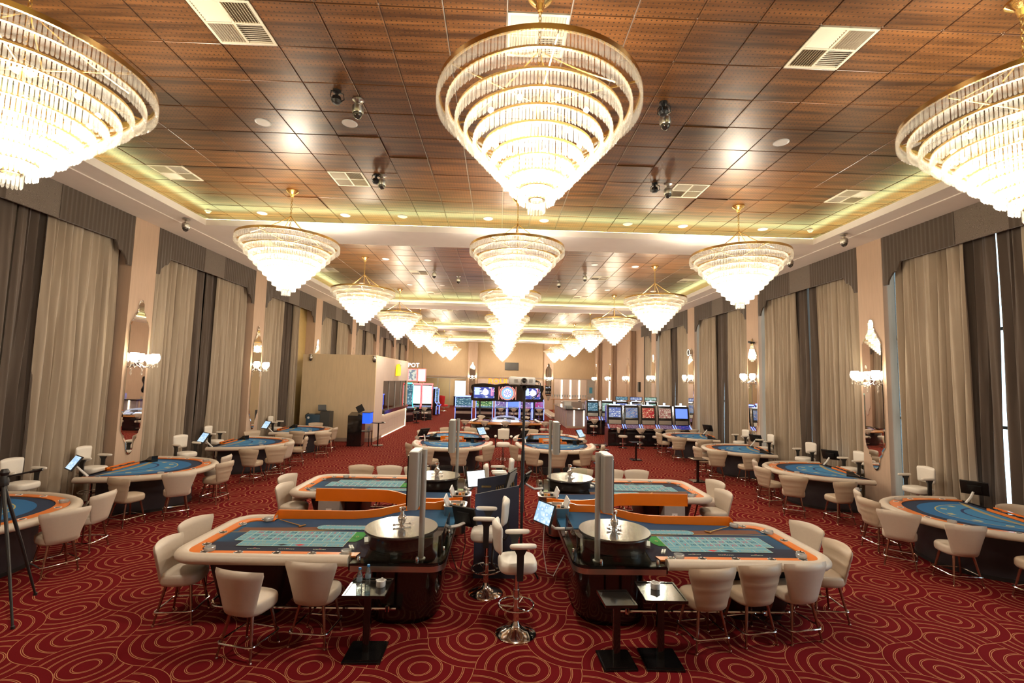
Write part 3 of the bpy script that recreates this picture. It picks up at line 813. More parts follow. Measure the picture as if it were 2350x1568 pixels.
# ------------------------------------------------------------------ felt prints
def mat_roulette_felt():
    m, nt, b = base('roulette_felt')
    x, y, z, vec = coords(nt, 'Object')
    n = noise(nt, vec, 70, 2)
    g = (x.abs() * .0 + (y * .35 + .45))
    big = noise(nt, vec, 1.1, 1)
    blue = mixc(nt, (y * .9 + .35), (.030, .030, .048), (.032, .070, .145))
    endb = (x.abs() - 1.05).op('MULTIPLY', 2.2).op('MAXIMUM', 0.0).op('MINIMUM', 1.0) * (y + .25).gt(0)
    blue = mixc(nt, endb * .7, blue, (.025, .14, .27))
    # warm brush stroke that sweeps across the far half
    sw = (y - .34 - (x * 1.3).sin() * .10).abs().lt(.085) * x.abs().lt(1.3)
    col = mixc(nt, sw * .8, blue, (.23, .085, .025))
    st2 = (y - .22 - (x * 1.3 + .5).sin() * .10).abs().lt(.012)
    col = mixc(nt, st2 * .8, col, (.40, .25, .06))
    put(nt, b, 'Base Color', mixc(nt, n * .25, col, (.05, .06, .08)))
    b.inputs['Roughness'].default_value = .92; b.inputs['Specular IOR Level'].default_value = .15
    return m
m_rfelt = mat_roulette_felt()
m_pblue = M('print_blue', (.13, .34, .43), .9, vary=.06, scale=50); m_pline = M('print_line', (.55, .62, .45), .9, vary=.03)
m_pred = M('print_red', (.62, .05, .05), .9, vary=.03); m_pblk = M('print_black', (.012, .02, .03), .9, vary=.03); m_pgrn = M('print_green', (.03, .26, .045), .9, vary=.03)
m_pgold = M('print_gold', (.45, .36, .12), .9, vary=.03)
TXT = {}
def text_geo(body, size, ex=0.0):
    k = (body, size, ex)
    if k not in TXT:
        cu = bpy.data.curves.new('t', 'FONT'); cu.body = body; cu.size = size; cu.align_x = 'CENTER'; cu.align_y = 'CENTER'; cu.extrude = ex; cu.resolution_u = 2
        o = bpy.data.objects.new('t', cu)
        me = bpy.data.meshes.new_from_object(o)
        TXT[k] = ([tuple(v.co) for v in me.vertices], [tuple(p.vertices) for p in me.polygons])
        bpy.data.objects.remove(o); bpy.data.curves.remove(cu); bpy.data.meshes.remove(me)
    return TXT[k]
def put_text(mb, body, size, M4, mi=0, ex=0.0):
    v, f = text_geo(body, size, ex); mb.add([M4 @ Vector(p) for p in v], f, mi)
REDS = {1, 3, 5, 7, 9, 12, 14, 16, 18, 19, 21, 23, 25, 27, 30, 32, 34, 36}
WHEEL_ORDER = [0, 32, 15, 19, 4, 21, 2, 25, 17, 34, 6, 27, 13, 36, 11, 30, 8, 23, 10, 5, 24, 16, 33, 1, 20, 14, 31, 9, 22, 18, 29, 7, 28, 12, 35, 3, 26]
def layout_mesh(s):
    """printed betting layout; zero end lies toward the wheel (+x*s); the numbers read from the players' side"""
    mb = MB(); z = .8125; P = lambda x, y, dz=0: (s * x, y, z + dz)
    def rect(x0, x1, y0, y1, mi, dz=0): mb.quad(P(x0, y0, dz), P(x1, y0, dz), P(x1, y1, dz), P(x0, y1, dz), mi)
    xa, xb = -1.02, .30; ya, yb = -.40, .17; cw = (xb - xa) / 12
    rect(xa, xb, ya, yb, 0); rect(xa - .12, xa, ya + .19, yb, 0)
    mb.add([P(xb, ya + .19), P(xb + .10, ya + .19), P(xb + .16, ya + .30), P(xb + .16, yb), P(xb, yb)], [(0, 1, 2, 3, 4)], 4)
    rows_ = [ya, ya + .095, ya + .19, ya + .19 + .127, ya + .19 + .254, yb]
    L = .0035
    def hl(y, x0, x1): rect(x0, x1, y - L, y + L, 1, .0006)
    def vl(x, y0, y1): rect(x - L, x + L, y0, y1, 1, .0006)
    for y in rows_: hl(y, xa - (.12 if y > ya + .1 else 0), xb)
    for i in range(13): vl(xa + cw * i, ya + .19, yb)
    vl(xa - .12, ya + .19, yb)
    for i in (0, 4, 8, 12): vl(xa + cw * i, ya + .095, ya + .19)
    for i in range(0, 13, 2): vl(xa + cw * i, ya, ya + .095)
    rt = Matrix.Rotation(-PI / 2 * s, 4, 'Z')
    for n in range(1, 37):
        c_, r_ = (n - 1) // 3, (n - 1) % 3
        x = xb - cw * (c_ + .5); y = ya + .19 + .127 * (r_ + .5)
        put_text(mb, str(n), .082, Matrix.Translation(P(x, y, .0009)), 2 if n in REDS else 3)
    put_text(mb, '0', .09, Matrix.Translation(P(xb + .07, (ya + .19 + yb) / 2, .0009)), 5)
    for i, t in enumerate(('1st 12', '2nd 12', '3rd 12')): put_text(mb, t, .06, Matrix.Translation(P(xb - cw * (4 * i + 2), ya + .1425, .0009)), 5)
    for i, t in enumerate(('1-18', 'EVEN', None, None, 'ODD', '19-36')):
        x = xb - cw * (2 * i + 1)
        if t: put_text(mb, t, .055, Matrix.Translation(P(x, ya + .0475, .0009)), 5)
        else:
            mb.add([P(x - .07, ya + .0475, .0009), P(x, ya + .015, .0009), P(x + .07, ya + .0475, .0009), P(x, ya + .08, .0009)], [(0, 1, 2, 3)], 2 if i == 2 else 3)
    for r_ in range(3): put_text(mb, '2:1', .05, Matrix.Translation(P(xa - .06, ya + .19 + .127 * (r_ + .5), .0009)) @ rt, 5)
    # the race track oval
    o1 = superell(.43, .085, 2.0, 36); xc, yc = .12, .36
    def stad(w, h, k=10): return [(xc + w - h + h * math.cos(-PI / 2 + PI * i / k), yc + h * math.sin(-PI / 2 + PI * i / k)) for i in range(k + 1)] + [(xc - w + h + h * math.cos(PI / 2 + PI * i / k), yc + h * math.sin(PI / 2 + PI * i / k)) for i in range(k + 1)]
    A, B = stad(.42, .095), stad(.415, .090); Cc, D = stad(.375, .05), stad(.370, .045)
    def ringq(a, b, mi, dz):
        n = len(a)
        for i in range(n): j = (i + 1) % n; mb.quad(P(*a[i], dz), P(*a[j], dz), P(*b[j], dz), P(*b[i], dz), mi)
    mb.add([P(*p, .0003) for p in A], [tuple(range(len(A)))], 0)
    ringq(A, B, 1, .0008); ringq(Cc, D, 1, .0008)
    for i in range(19):
        x = xc - .34 + .68 * i / 18
        for q, yy in enumerate((yc - .07, yc + .07)):
            n = WHEEL_ORDER[(i if q else 37 - i) % 37]
            put_text(mb, str(n), .036, Matrix.Translation(P(x, yy, .0009)), 4 if n == 0 else 2 if n in REDS else 3)
            rect(x + .017, x + .019, yc - .09 if q == 0 else yc + .05, yc - .05 if q == 0 else yc + .09, 1, .0007)
    # three small pale house marks along the player edge
    for x, w_ in ((-.75, .16), (-.35, .20), (.05, .16)):
        for q in range(9): rect(x - w_ / 2 + w_ * q / 9, x - w_ / 2 + w_ * q / 9 + w_ / 15, -.505, -.49, 1, .0002)
        rect(x - .015, x + .015, -.48, -.468, 2, .0002)
    return mb.mesh('layout_print', [m_pblue, m_pline, m_pred, m_pblk, m_pgrn, m_pgold], 0, fix=False)
def sweep(mb, path, rx, rz, n=12, closed=False, mi=0):
    mb.tube(path, rx, n, closed, mi, ry=rz)

LAYOUT = {}
def roulette_table(s, mpos, mn, mscr):
    nd = N('roulette_table'); S = lambda pts: [(s * x, *r) for x, *r in pts]
    ped = MB(); ped.loops([[(s * x, y, z) for x, y in rrect(-.80 - a, -.80 + a, -b_, b_, .12, 4)] for a, b_, z in ((.34, .44, 0), (.34, .44, .05), (.36, .46, .06), (.46, .56, .55), (.50, .58, .72))]); nd.add('pedestal', ped.mesh('pedestal', m_wood))
    wb = MB(); wb.loops([[(s * x, y, z) for x, y in superell(.46 * k, .66 * k, 3.0, 36, 1.08, .02)] for k, z in ((.96, 0), (.96, .06), (1, .065), (1, .72))]); nd.add('wheel_pedestal', wb.mesh('wheel_pedestal', m_black, 30))
    # counter under the wheel, with its curved inner edge
    cc = [(.52, -.86)] + arc(1.45, -.69, .17, 270, 360, 5) + [(1.62, 1.36), (.95, 1.36), (.72, 1.15), (.68, .55), (.66, .15), (.58, -.25), (.53, -.6)]
    ct = MB(); ct.prism(S(cc), .715, .785); nd.add('counter', ct.mesh('counter', m_black, 20))
    band = MB(); bp = [(.54, -.865)] + arc(1.45, -.69, .175, 270, 360, 5) + [(1.625, .9)]
    band.loops([[(s * x, y, z) for x, y in bp] for z in (.70, .765)], cap=False, close=False); band.loops([[(s * (x * .995), y * .99, z) for x, y in bp] for z in (.70, .765)], cap=False, close=False); nd.add('edge_band', band.mesh('edge_band', m_steel))
    gl = MB(); gl.prism(S(inset([(.53, -.87)] + arc(1.45, -.68, .18, 270, 360, 5) + [(1.63, .55), (.66, .55), (.63, .0)], .006)), .789, .799); nd.add('glass_top', gl.mesh('glass_top', m_tint, 20))
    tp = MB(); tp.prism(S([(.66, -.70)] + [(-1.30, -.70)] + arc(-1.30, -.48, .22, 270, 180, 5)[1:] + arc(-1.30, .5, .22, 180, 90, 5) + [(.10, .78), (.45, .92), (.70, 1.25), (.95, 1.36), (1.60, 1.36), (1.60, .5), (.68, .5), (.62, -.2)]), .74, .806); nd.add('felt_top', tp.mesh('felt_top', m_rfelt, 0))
    LAYOUT.setdefault(s, None)
    LAYOUT[s] = LAYOUT[s] or layout_mesh(s)
    nd.add('layout_print', LAYOUT[s])
    # orange inner trim and padded rail
    trim = [(.56, -.72), (-1.28, -.72)] + arc(-1.28, -.49, .23, 270, 180, 5)[1:] + arc(-1.28, .50, .23, 180, 90, 5) + [(-1.02, .73)]
    inn = [(.58, -.60), (-1.24, -.60)] + arc(-1.24, -.47, .13, 270, 180, 5)[1:] + arc(-1.24, .48, .13, 180, 90, 5) + [(-1.02, .61)]
    tr = MB(); tr.loops([[(s * x, y, .806) for x, y in trim], [(s * x, y, .822) for x, y in trim], [(s * x, y, .822) for x, y in inn], [(s * x, y, .806) for x, y in inn]], cap=False, close=False); nd.add('orange_trim', tr.mesh('orange_trim', m_orange, 30))
    rp = [(.50, -.775), (.2, -.775), (-.6, -.775), (-1.28, -.775)] + arc(-1.28, -.49, .285, 270, 180, 6)[1:] + arc(-1.28, .50, .285, 180, 90, 6) + [(-1.06, .785)]
    ra = MB(); sweep(ra, [(s * x, y, .79) for x, y in rp], .082, .062, 14); nd.add('padded_rail', ra.mesh('padded_rail', m_cream, 60))
    # orange screen along the dealer's side, swelling round the wheel
    dw = [(-1.08, .66), (-1.06, .80), (-.6, .80), (.0, .80), (.22, .83), (.42, .94), (.60, 1.12), (.78, 1.28), (1.0, 1.36), (1.22, 1.36), (1.30, 1.40), (1.62, 1.40)]
    d_ = MB(); zt = [.83] + [.915] * 9 + [.93, .95]
    top = [(s * x, y, t) for (x, y), t in zip(dw, zt)]; bot = [(s * x, y, .70) for x, y in dw]; tk = .035
    top2 = [(s * x, y + tk, t) for (x, y), t in zip(dw, zt)]; bot2 = [(s * x, y + tk, .70) for x, y in dw]
    d_.loops([list(q) for q in zip(bot, top, top2, bot2)]); nd.add('orange_screen', d_.mesh('orange_screen', m_orange, 30))
    for i, (x, y) in enumerate(((.40, -.66), (.02, -.66), (-.40, -.66), (-.85, -.66), (-1.38, -.40), (-1.44, .05), (-1.38, .42), (-1.18, .66), (-1.25, -.64))):
        c = MB(); c.lathe([(.001, .822), (.036, .822), (.050, .827), (.052, .824), (.052, .815)], 16, (s * x, y), 0)
        c.lathe([(.001, .826), (.034, .826), (.034, .823)], 12, (s * x, y), 1)
        for q in range(6): a = q * PI / 3; c.cbox((s * x + .045 * math.cos(a), y + .045 * math.sin(a), .8265), (.012, .012, .006), 1, Matrix.Rotation(a, 3, 'Z'))
        nd.add('chip_rest', c.mesh('chip_rest', [m_white, m_black]))
    # the wheel
    wx, wy = s * .98, -.14
    wh = nd.add('roulette_wheel', None)
    bo = MB(); bo.lathe([(.40, .79), (.415, .80), (.42, .90), (.445, .945), (.475, .972), (.47, .985), (.455, .985)], 48, (wx, wy), cap=False); wh.add('wheel_bowl', bo.mesh('wheel_bowl', m_wood))
    ri = MB(); ri.lathe([(.455, .985), (.44, .98), (.40, .955), (.33, .925), (.30, .915)], 48, (wx, wy), cap=False); wh.add('ball_track', ri.mesh('ball_track', M('track_veneer', (.82, .76, .66), .22, .35, coat=.6)))
    ro = MB(); 
    for i in range(37):
        a0, a1 = 2 * PI * i / 37, 2 * PI * (i + .92) / 37; n = WHEEL_ORDER[i]
        mi = 2 if n == 0 else 0 if n in REDS else 1
        for r0, r1, z0, z1 in ((.235, .298, .895, .918),): ro.quad(*[(wx + r * math.cos(a), wy + r * math.sin(a), z) for r, a, z in ((r0, a0, z0), (r0, a1, z0), (r1, a1, z1), (r1, a0, z1))], mi)
    wh.add('number_ring', ro.mesh('number_ring', [m_pred, m_pblk, m_pgrn], 0, fix=False))
    co2 = MB(); co2.lathe([(.30, .89), (.235, .893), (.15, .925), (.06, .955), (.001, .96)], 40, (wx, wy), cap=False); wh.add('rotor_cone', co2.mesh('rotor_cone', M('rotor_metal', (.86, .80, .70), .28, .8, vary=.05)))
    tu = MB(); tu.lathe([(.06, .95), (.055, .975), (.03, 1.0), (.026, 1.03), (.05, 1.06), (.056, 1.11), (.028, 1.15), (.022, 1.19), (.042, 1.21), (.042, 1.24), (.001, 1.25)], 18, (wx, wy))
    for q in range(4): a = q * PI / 2 + .4; tu.tube([(wx, wy, 1.025), (wx + .10 * math.cos(a), wy + .10 * math.sin(a), 1.025)], .008, 6); tu.sphere((wx + .105 * math.cos(a), wy + .105 * math.sin(a), 1.025), .016, 8, 6)
    wh.add('turret', tu.mesh('turret', m_chrome))
    cv = MB(); cv.lathe([(.001, .990), (.462, .990), (.466, .994), (.466, .998), (.001, .998)], 48, (wx, wy)); wh.add('glare_cover', cv.mesh('glare_cover', glass('acrylic_painted_glare', (.97, .95, .92), 1.2, .12, body=.36, bodycol=(.95, .93, .88)), 30))  # pale body of the acrylic paints in the chandeliers' reflection
    # glass guard round the wheel and its clamps
    gp = [(.50, -.80)] + arc(1.43, -.66, .14, 270, 360, 5) + [(1.57, .30)]
    g = MB(); o1 = S(gp); o2 = S([(x * .994 if x > .6 else x, y + .008) for x, y in gp])
    g.loops([[(x, y, .80) for x, y in o1], [(x, y, 1.07) for x, y in o1], [(x, y, 1.07) for x, y in o2], [(x, y, .80) for x, y in o2]], cap=False, close=False); nd.add('glass_guard', g.mesh('glass_guard', m_glass, 60))
    for x, y in ((.62, -.80), (1.30, -.80), (1.57, -.45), (1.57, .2)):
        k = MB(); k.lathe([(.001, .80), (.022, .80), (.022, .83), (.016, .85), (.001, .855)], 10, (s * x, y)); nd.add('glass_clamp', k.mesh('glass_clamp', m_chrome))
    # chip sorter at the dealer's corner
    q = MB(); q.loops([[(s * x, y, z) for x, y in rrect(1.40 - e, 1.74 + e, .98 - e, 1.36 + e, .09, 4)] for e, z in ((-.02, .52), (0, .55), (0, .93), (.01, .955), (-.02, .96), (-.03, .93))]); cs = nd.add('chip_sorter', q.mesh('chip_sorter', m_steel))
    q = MB(); q.cbox((s * 1.42, 1.2, 1.0), (.02, .36, .14), rot=Matrix.Rotation(-.35 * s, 3, 'Y')); cs.add('display_strip', q.mesh('display_strip', m_white))
    q = MB()
    for a in range(4): q.cbox((s * (1.50 + .055 * a), 1.12 + .04 * (a % 2), .945), (.045, .06, .03), a % 3)
    cs.add('chip_tube', q.mesh('chip_tube', [m_blackm, m_orange, m_gold]))
    # display post
    px, py = s * 1.33, -.72
    q = MB(); q.lathe([(.001, .80), (.055, .80), (.055, .812), (.034, .818), (.034, 2.09), (.001, 2.09)], 16, (px, py)); dp = nd.add('display_post', q.mesh('display_post', m_alu))
    q = MB(); q.loops([[(px + s * x, py + y, z) for x, y in rrect(-.175, -.05, -.10, .26, .03, 3)] for z in (1.39, 1.40, 2.05, 2.06)]); db = dp.add('display_board', q.mesh('display_board', m_alu))
    q = MB(); q.box(px + s * .0 - .012 + s * -.178, px - .0 + s * -.178 + .0 + .004, py - .07, py + .23, 1.43, 2.02); dp.add('display_face', q.mesh('display_face', m_black))
    q = MB(); q.prism([(px + s * x, py + y) for x, y in rrect(-.165, -.06, -.09, .25, .025, 3)], 2.06, 2.072); dp.add('board_cap', q.mesh('board_cap', m_white))
    # monitor on a jointed arm
    mx, my, mz = mpos
    q = MB(); q.tube([(s * 1.58, .30, .86), ((s * 1.58 + mx) / 2, (.30 + my) / 2, .86), (mx, my, mz - .09)], .028, 8, ry=.022); ma = nd.add('monitor_arm', q.mesh('monitor_arm', m_white))
    nv = Vector(mn).normalized(); uu = Vector((0, 0, 1)).cross(nv).normalized(); vv = nv.cross(uu)
    rot_ = Matrix((nv, uu, vv)).transposed()
    mo_ = MB(); mo_.cbox((mx, my, mz), (.03, .38, .30), rot=rot_); mo_.cbox(Vector((mx, my, mz)) - nv * .022, (.04, .2, .16), rot=rot_); ma.add('monitor', mo_.mesh('monitor', m_blackm))
    mo_ = MB(); mo_.cbox(Vector((mx, my, mz)) + nv * .0165, (.003, .35, .27), rot=rot_); ma.add('monitor_screen', mo_.mesh('monitor_screen', mscr, 0))
    q = MB(); q.tube([(mx, my, mz - .12), (mx * 1.01, my - .04, .60), (mx * .98, my - .08, .28), ((mx + s * 1.6) / 2, my - .03, .22), (s * 1.58, my, .5)], .006, 5); ma.add('cable', q.mesh('cable', m_white if s < 0 else m_blackm))
    # foot rail
    q = MB(); q.tube(S([(1.05, -.66, .20), (.2, -.66, .20), (-1.0, -.66, .20)] + [(x, y, .20) for x, y in arc(-1.0, -.46, .20, 270, 180, 4)[1:]] + [(-1.2, .4, .20)]), .018, 8)
    for x in (.95, -.75): q.tube(S([(x, -.66, .20), (x, -.42, .26)]), .014, 6); q.lathe([(.001, .16), (.03, .17), (.03, .23), (.001, .24)], 10, (s * x, -.66))
    nd.add('foot_rail', q.mesh('foot_rail', m_chrome))
    q = MB(); q.box(min(s * -1.0, s * -.62), max(s * -1.0, s * -.62), .56, .86, .40, .70); bx = nd.add('drop_box', q.mesh('drop_box', m_grey, 0))
    q = MB(); q.box(s * -.81 - .05, s * -.81 + .05, .86, .862, .52, .575); bx.add('box_label', q.mesh('box_label', m_label, 0))
    q = MB()
    for y in (.0,):
        q.cbox((s * .56, -.18, .824), (.10, .20, .03), rot=Matrix.Rotation(s * .3, 3, 'Z'))
    nd.add('marker_tray', q.mesh('marker_tray', m_white, 0))
    q = MB()
    for k in (0, 1): q.cbox((s * (.40 + .03 * k), -.42, .818), (.02, .13, .018), rot=Matrix.Rotation(s * .45, 3, 'Z'))
    nd.add('win_marker', q.mesh('win_marker', m_white))
    q = MB(); q.tube(S([(-.95, .62, .83), (-.55, .40, .815)]), .007, 6); q.cbox((s * -.53, .39, .818), (.10, .03, .012), rot=Matrix.Rotation(s * .9, 3, 'Z')); nd.add('chip_rake', q.mesh('chip_rake', m_gold))
    return nd
m_monitor = mat_screen('monitor_ui', (.75, .85, .95), (.35, .55, .75), (.55, .72, .9), 1.1, 5)
m_monwhite = EM('monitor_white', (.92, .96, 1.0), 2.2)
RT = [roulette_table(1, (1.77, .42, .975), (.45, .75, .30), m_monitor), roulette_table(-1, (-1.87, .30, 1.07), (-.80, -.50, .33), m_monitor),
      roulette_table(-1, (-1.81, .72, 1.12), (-.45, .85, .35), m_monwhite), roulette_table(1, (1.93, .42, 1.06), (.80, -.30, .45), m_monitor)]
for s, x, y, rz, lab in ((0, -2.20, 6.50, 0, 'front roulette table on the cashier side with two bottles standing by it'), (1, 2.58, 6.50, 0, 'front roulette table on the slot-machine side with two ashtray stands'),
                         (2, -2.17, 9.52, PI, 'rear roulette table on the cashier side with its orange screen toward us'), (3, 2.50, 9.56, PI, 'rear roulette table on the slot-machine side with its orange screen toward us')):
    inst(RT[s], T(x, y, 0, rz), label=lab, category='roulette table', group='roulette tables')
ash = MB(); ash.lathe([(.001, 0), (.058, 0), (.062, .01), (.062, .042), (.052, .045), (.046, .018), (.001, .015)], 20)
ash_me = ash.mesh('ashtray', m_frost)
for x, y, lab in ((-1.78, 5.86, 'frosted ashtray by the wheel end of the front cashier-side roulette table'), (-3.42, 5.90, 'frosted ashtray at the near corner of the front cashier-side roulette table'), (-3.30, 7.10, 'frosted ashtray at the far corner of the front cashier-side roulette table'),
                  (2.28, 5.86, 'frosted ashtray by the wheel end of the front slot-side roulette table'), (3.85, 5.92, 'frosted ashtray at the near corner of the front slot-side roulette table'), (3.62, 7.14, 'frosted ashtray at the far edge of the front slot-side roulette table'), (3.98, 6.85, 'frosted ashtray at the end of the front slot-side roulette table'),
                  (-3.15, 10.12, 'frosted ashtray on the far rim of the rear cashier-side roulette table'), (-3.35, 8.85, 'frosted ashtray near the orange screen of the rear cashier-side roulette table'), (3.72, 8.95, 'frosted ashtray near the orange screen of the rear slot-side roulette table')):
    inst(N('ashtray', ash_me), T(x, y, .823), label=lab, category='ashtray', group='table ashtrays')

# chairs of the roulette tables
for x, y, f, q, lab in (
    (-2.60, 5.32, 76, 0, 'white-backed chair nearest the camera at the front cashier-side roulette table'), (-1.98, 5.56, 84, 0, 'chair beside the bottle stand at the front cashier-side roulette table'),
    (-3.75, 6.0, 6, 0, 'chair at the near end corner of the front cashier-side roulette table'), (-3.95, 6.75, -12, 0, 'chair at the far end corner of the front cashier-side roulette table'),
    (2.42, 5.53, 99, 1, 'chair next to the ashtray stand at the front slot-side roulette table'), (3.03, 5.66, 101, 1, 'middle of the three near chairs at the front slot-side roulette table'), (3.60, 5.73, 101, 0, 'outermost near chair at the front slot-side roulette table'),
    (4.28, 6.18, 176, 1, 'chair at the near end corner of the front slot-side roulette table'), (4.42, 6.92, 195, 0, 'chair at the far end corner of the front slot-side roulette table'),
    (-3.72, 8.96, -6, 0, 'nearer end chair of the rear cashier-side roulette table'), (-4.02, 9.72, -14, 0, 'farther end chair of the rear cashier-side roulette table'),
    (-3.08, 10.72, 268, 1, 'outermost far-side chair of the rear cashier-side roulette table'), (-2.43, 10.72, 271, 0, 'middle far-side chair of the rear cashier-side roulette table'), (-1.80, 10.72, 273, 0, 'far-side chair partly behind the display post of the rear cashier-side roulette table'),
    (4.18, 9.02, 188, 0, 'nearer end chair of the rear slot-side roulette table'), (4.45, 9.88, 196, 0, 'farther end chair of the rear slot-side roulette table'),
    (3.27, 10.75, 270, 0, 'outermost far-side chair of the rear slot-side roulette table'), (2.68, 10.75, 270, 0, 'middle far-side chair of the rear slot-side roulette table'), (1.98, 10.78, 272, 1, 'far-side chair partly behind the display post of the rear slot-side roulette table')):
    chair(x, y, f, lab, q)
for x, y, f, lab in ((.28, 5.70, 5, 'white dealer stool nearest the camera facing the slot-side wheel'), (-.10, 6.72, 178, 'white dealer stool facing the cashier-side wheel in front of the dark desk'),
                     (.06, 9.30, 2, 'white dealer stool behind the dark desk facing the slot side'), (.08, 10.0, 182, 'white dealer stool behind the dark desk facing the cashier side'), (.22, 15.7, 268, 'tall white inspector stool in the middle of the aisle')):
    stool(x, y, f, lab)
# ------------------------------------------------------------------ card tables
BA, BD = 1.27, 1.80
def bj_out(k=1.0, n=22, pw=2.35):
    o = []
    for i in range(n + 1):
        t = PI * i / n; c, s_ = math.cos(t), math.sin(t)
        o.append((BA * k * math.copysign(abs(c) ** (2 / pw), c), BD * k * abs(s_) ** (2 / pw)))
    return o
def mat_cardfelt():
    m, nt, b = base('card_table_felt')
    x, y, z, vec = coords(nt, 'Object')
    n = noise(nt, vec, 70, 2)
    def ell(a, c, y0=0.0): return hyp(x / a, (y - y0) / c)
    r1 = ell(.98, 1.30, .05)
    col = mixc(nt, n, (.022, .03, .058), (.04, .055, .095))
    col = mixc(nt, r1.lt(1.0) * y.gt(.12), col, (.035, .14, .32))
    e2 = ell(.80, 1.02, .05)
    col = mixc(nt, (e2 - 1).abs().lt(.010) * y.gt(.12), col, (.5, .42, .16))
    col = mixc(nt, e2.lt(.99) * y.gt(.12), col, (.06, .22, .43))
    e3 = ell(.55, .62, .05)
    col = mixc(nt, (e3 - 1).abs().lt(.035) * y.gt(.2), col, (.035, .05, .13))
    st = (y - .30 + x * x * .22).abs().lt(.045)
    col = mixc(nt, st * .75, col, (.50, .34, .07))
    # seven pale betting marks
    ang = nt.nodes.new('ShaderNodeMath'); ang.operation = 'ARCTAN2'; nt.links.new((y - .05).k, ang.inputs[0]); nt.links.new(x.k, ang.inputs[1])
    a = X(nt, ang.outputs[0]) / (PI / 7.0)
    spot = ((a.frac() - .5).abs().lt(.14)) * ((e2 - .88).abs().lt(.045)) * y.gt(.2)
    col = mixc(nt, spot * .8, col, (.55, .50, .22))
    col = mixc(nt, y.lt(.12) * x.abs().gt(.62), col, (.02, .025, .05))
    put(nt, b, 'Base Color', col); b.inputs['Roughness'].default_value = .92; b.inputs['Specular IOR Level'].default_value = .15
    return m
m_cfelt = mat_cardfelt()
def card_table():
    nd = N('card_table')
    b = MB(); o = [(x * .70, .12 + y * .70) for x, y in bj_out()]; b.loops([[(x, y, z) for x, y in o] for z in (0, .74)]); nd.add('pedestal', b.mesh('pedestal', m_cbase, 30))
    b = MB(); b.prism([(x * .715, .11 + y * .71) for x, y in bj_out()], 0, .06); nd.add('plinth', b.mesh('plinth', m_blackm, 30))
    t = MB(); t.prism([(x, y) for x, y in bj_out(.95)], .735, .805); nd.add('felt_top', t.mesh('felt_top', m_cfelt, 0))
    tr = MB(); A, B = bj_out(.955), bj_out(.855)
    tr.loops([[(x, y, .80) for x, y in A], [(x, y, .818) for x, y in A], [(x, y, .818) for x, y in B], [(x, y, .803) for x, y in B]], cap=False, close=False); nd.add('orange_trim', tr.mesh('orange_trim', m_orange, 30))
    r = MB(); r.tube([(x, y, .785) for x, y in bj_out(1.0, 30)], .085, 12, ry=.060); nd.add('padded_rail', r.mesh('padded_rail', m_cream, 60))
    d = MB(); d.box(-.42, .42, -.05, .09, .80, .845); d.box(-.42, .42, -.06, -.02, .70, .87)
    nd.add('chip_float', d.mesh('chip_float', m_orange, 0))
    d = MB()
    for i in range(9): d.box(-.38 + .085 * i, -.31 + .085 * i, .0, .075, .838, .852 + .004 * (i % 3), i % 2)
    nd.add('float_rack', d.mesh('float_rack', [m_black, m_navy], 0))
    for xa in (-1.12, .42): d = MB(); d.box(xa, xa + .70, -.055, -.02, .72, .822); nd.add('dealer_edge', d.mesh('dealer_edge', m_black, 0))
    for i in (1, 4, 7, 10, 13, 16, 19, 21):
        x, y = bj_out(.905)[i]; c = MB()
        c.lathe([(.001, .819), (.036, .819), (.048, .824), (.050, .815)], 12, (x, y), 0); c.lathe([(.001, .8235), (.032, .8235), (.032, .82)], 10, (x, y), 1)
        nd.add('chip_rest', c.mesh('chip_rest', [m_white, m_black]))
    q = MB(); q.tube([(.98, .02, .80), (1.0, -.08, .90), (1.04, -.16, 1.0)], .022, 6); ma = nd.add('monitor_arm', q.mesh('monitor_arm', m_white))
    nv = Vector((.6, -.5, .5)).normalized(); uu = Vector((0, 0, 1)).cross(nv).normalized(); rt = Matrix((nv, uu, nv.cross(uu))).transposed(); c = Vector((1.06, -.20, 1.08))
    q = MB(); q.cbox(c, (.03, .40, .31), rot=rt); q.cbox(c - nv * .022, (.04, .2, .16), rot=rt); ma.add('monitor', q.mesh('monitor', m_blackm))
    q = MB(); q.cbox(c + nv * .0165, (.003, .36, .27), rot=rt); ma.add('monitor_screen', q.mesh('monitor_screen', m_monitor, 0))
    return nd
BJ = card_table()
shoe = N('card_shoe')
q = MB(); q.loops([[(x, y, z) for x, y in ((-.07, -.13), (.07, -.13), (.07, .13), (-.07, .13))] for z in (0, .03)]); q.loops([[(-.07, -.13, .03), (.07, -.13, .03), (.07, .13, .03), (-.07, .13, .03)], [(-.065, -.13, .14), (.065, -.13, .14), (.065, -.02, .12), (-.065, -.02, .12)]]); shoe.add('body', q.mesh('body', m_black, 0))
q = MB(); q.cbox((0, .06, .06), (.10, .12, .012), rot=Matrix.Rotation(-.5, 3, 'X')); shoe.add('card_slide', q.mesh('card_slide', m_white, 0))
R_ = math.radians
TABLES = [('nearest card table along the cashier-side wall, half out of the picture', -8.32, 7.15, R_(-88)), ('second card table along the cashier-side wall with a lit screen at its end', -8.35, 10.85, R_(-86)), ('third card table along the cashier-side wall', -8.35, 14.95, R_(-85)), ('card table along the cashier-side wall beside the cashier booth', -8.38, 18.7, R_(-86)),
          ('nearest card table along the daylit wall', 8.90, 7.95, R_(80)), ('second card table along the daylit wall', 8.95, 11.95, R_(80)), ('third card table along the daylit wall', 8.85, 15.55, R_(80)), ('farthest card table along the daylit wall by the slot bank', 8.75, 19.1, R_(81)),
          ('middle card table facing us, cashier side', -1.47, 16.2, PI), ('middle card table facing us, slot-machine side', 1.98, 16.15, PI), ('middle card table with its orange dealer edge toward us, cashier side', -1.62, 17.25, 0), ('middle card table with its orange dealer edge toward us, slot-machine side', 1.95, 17.15, 0)]
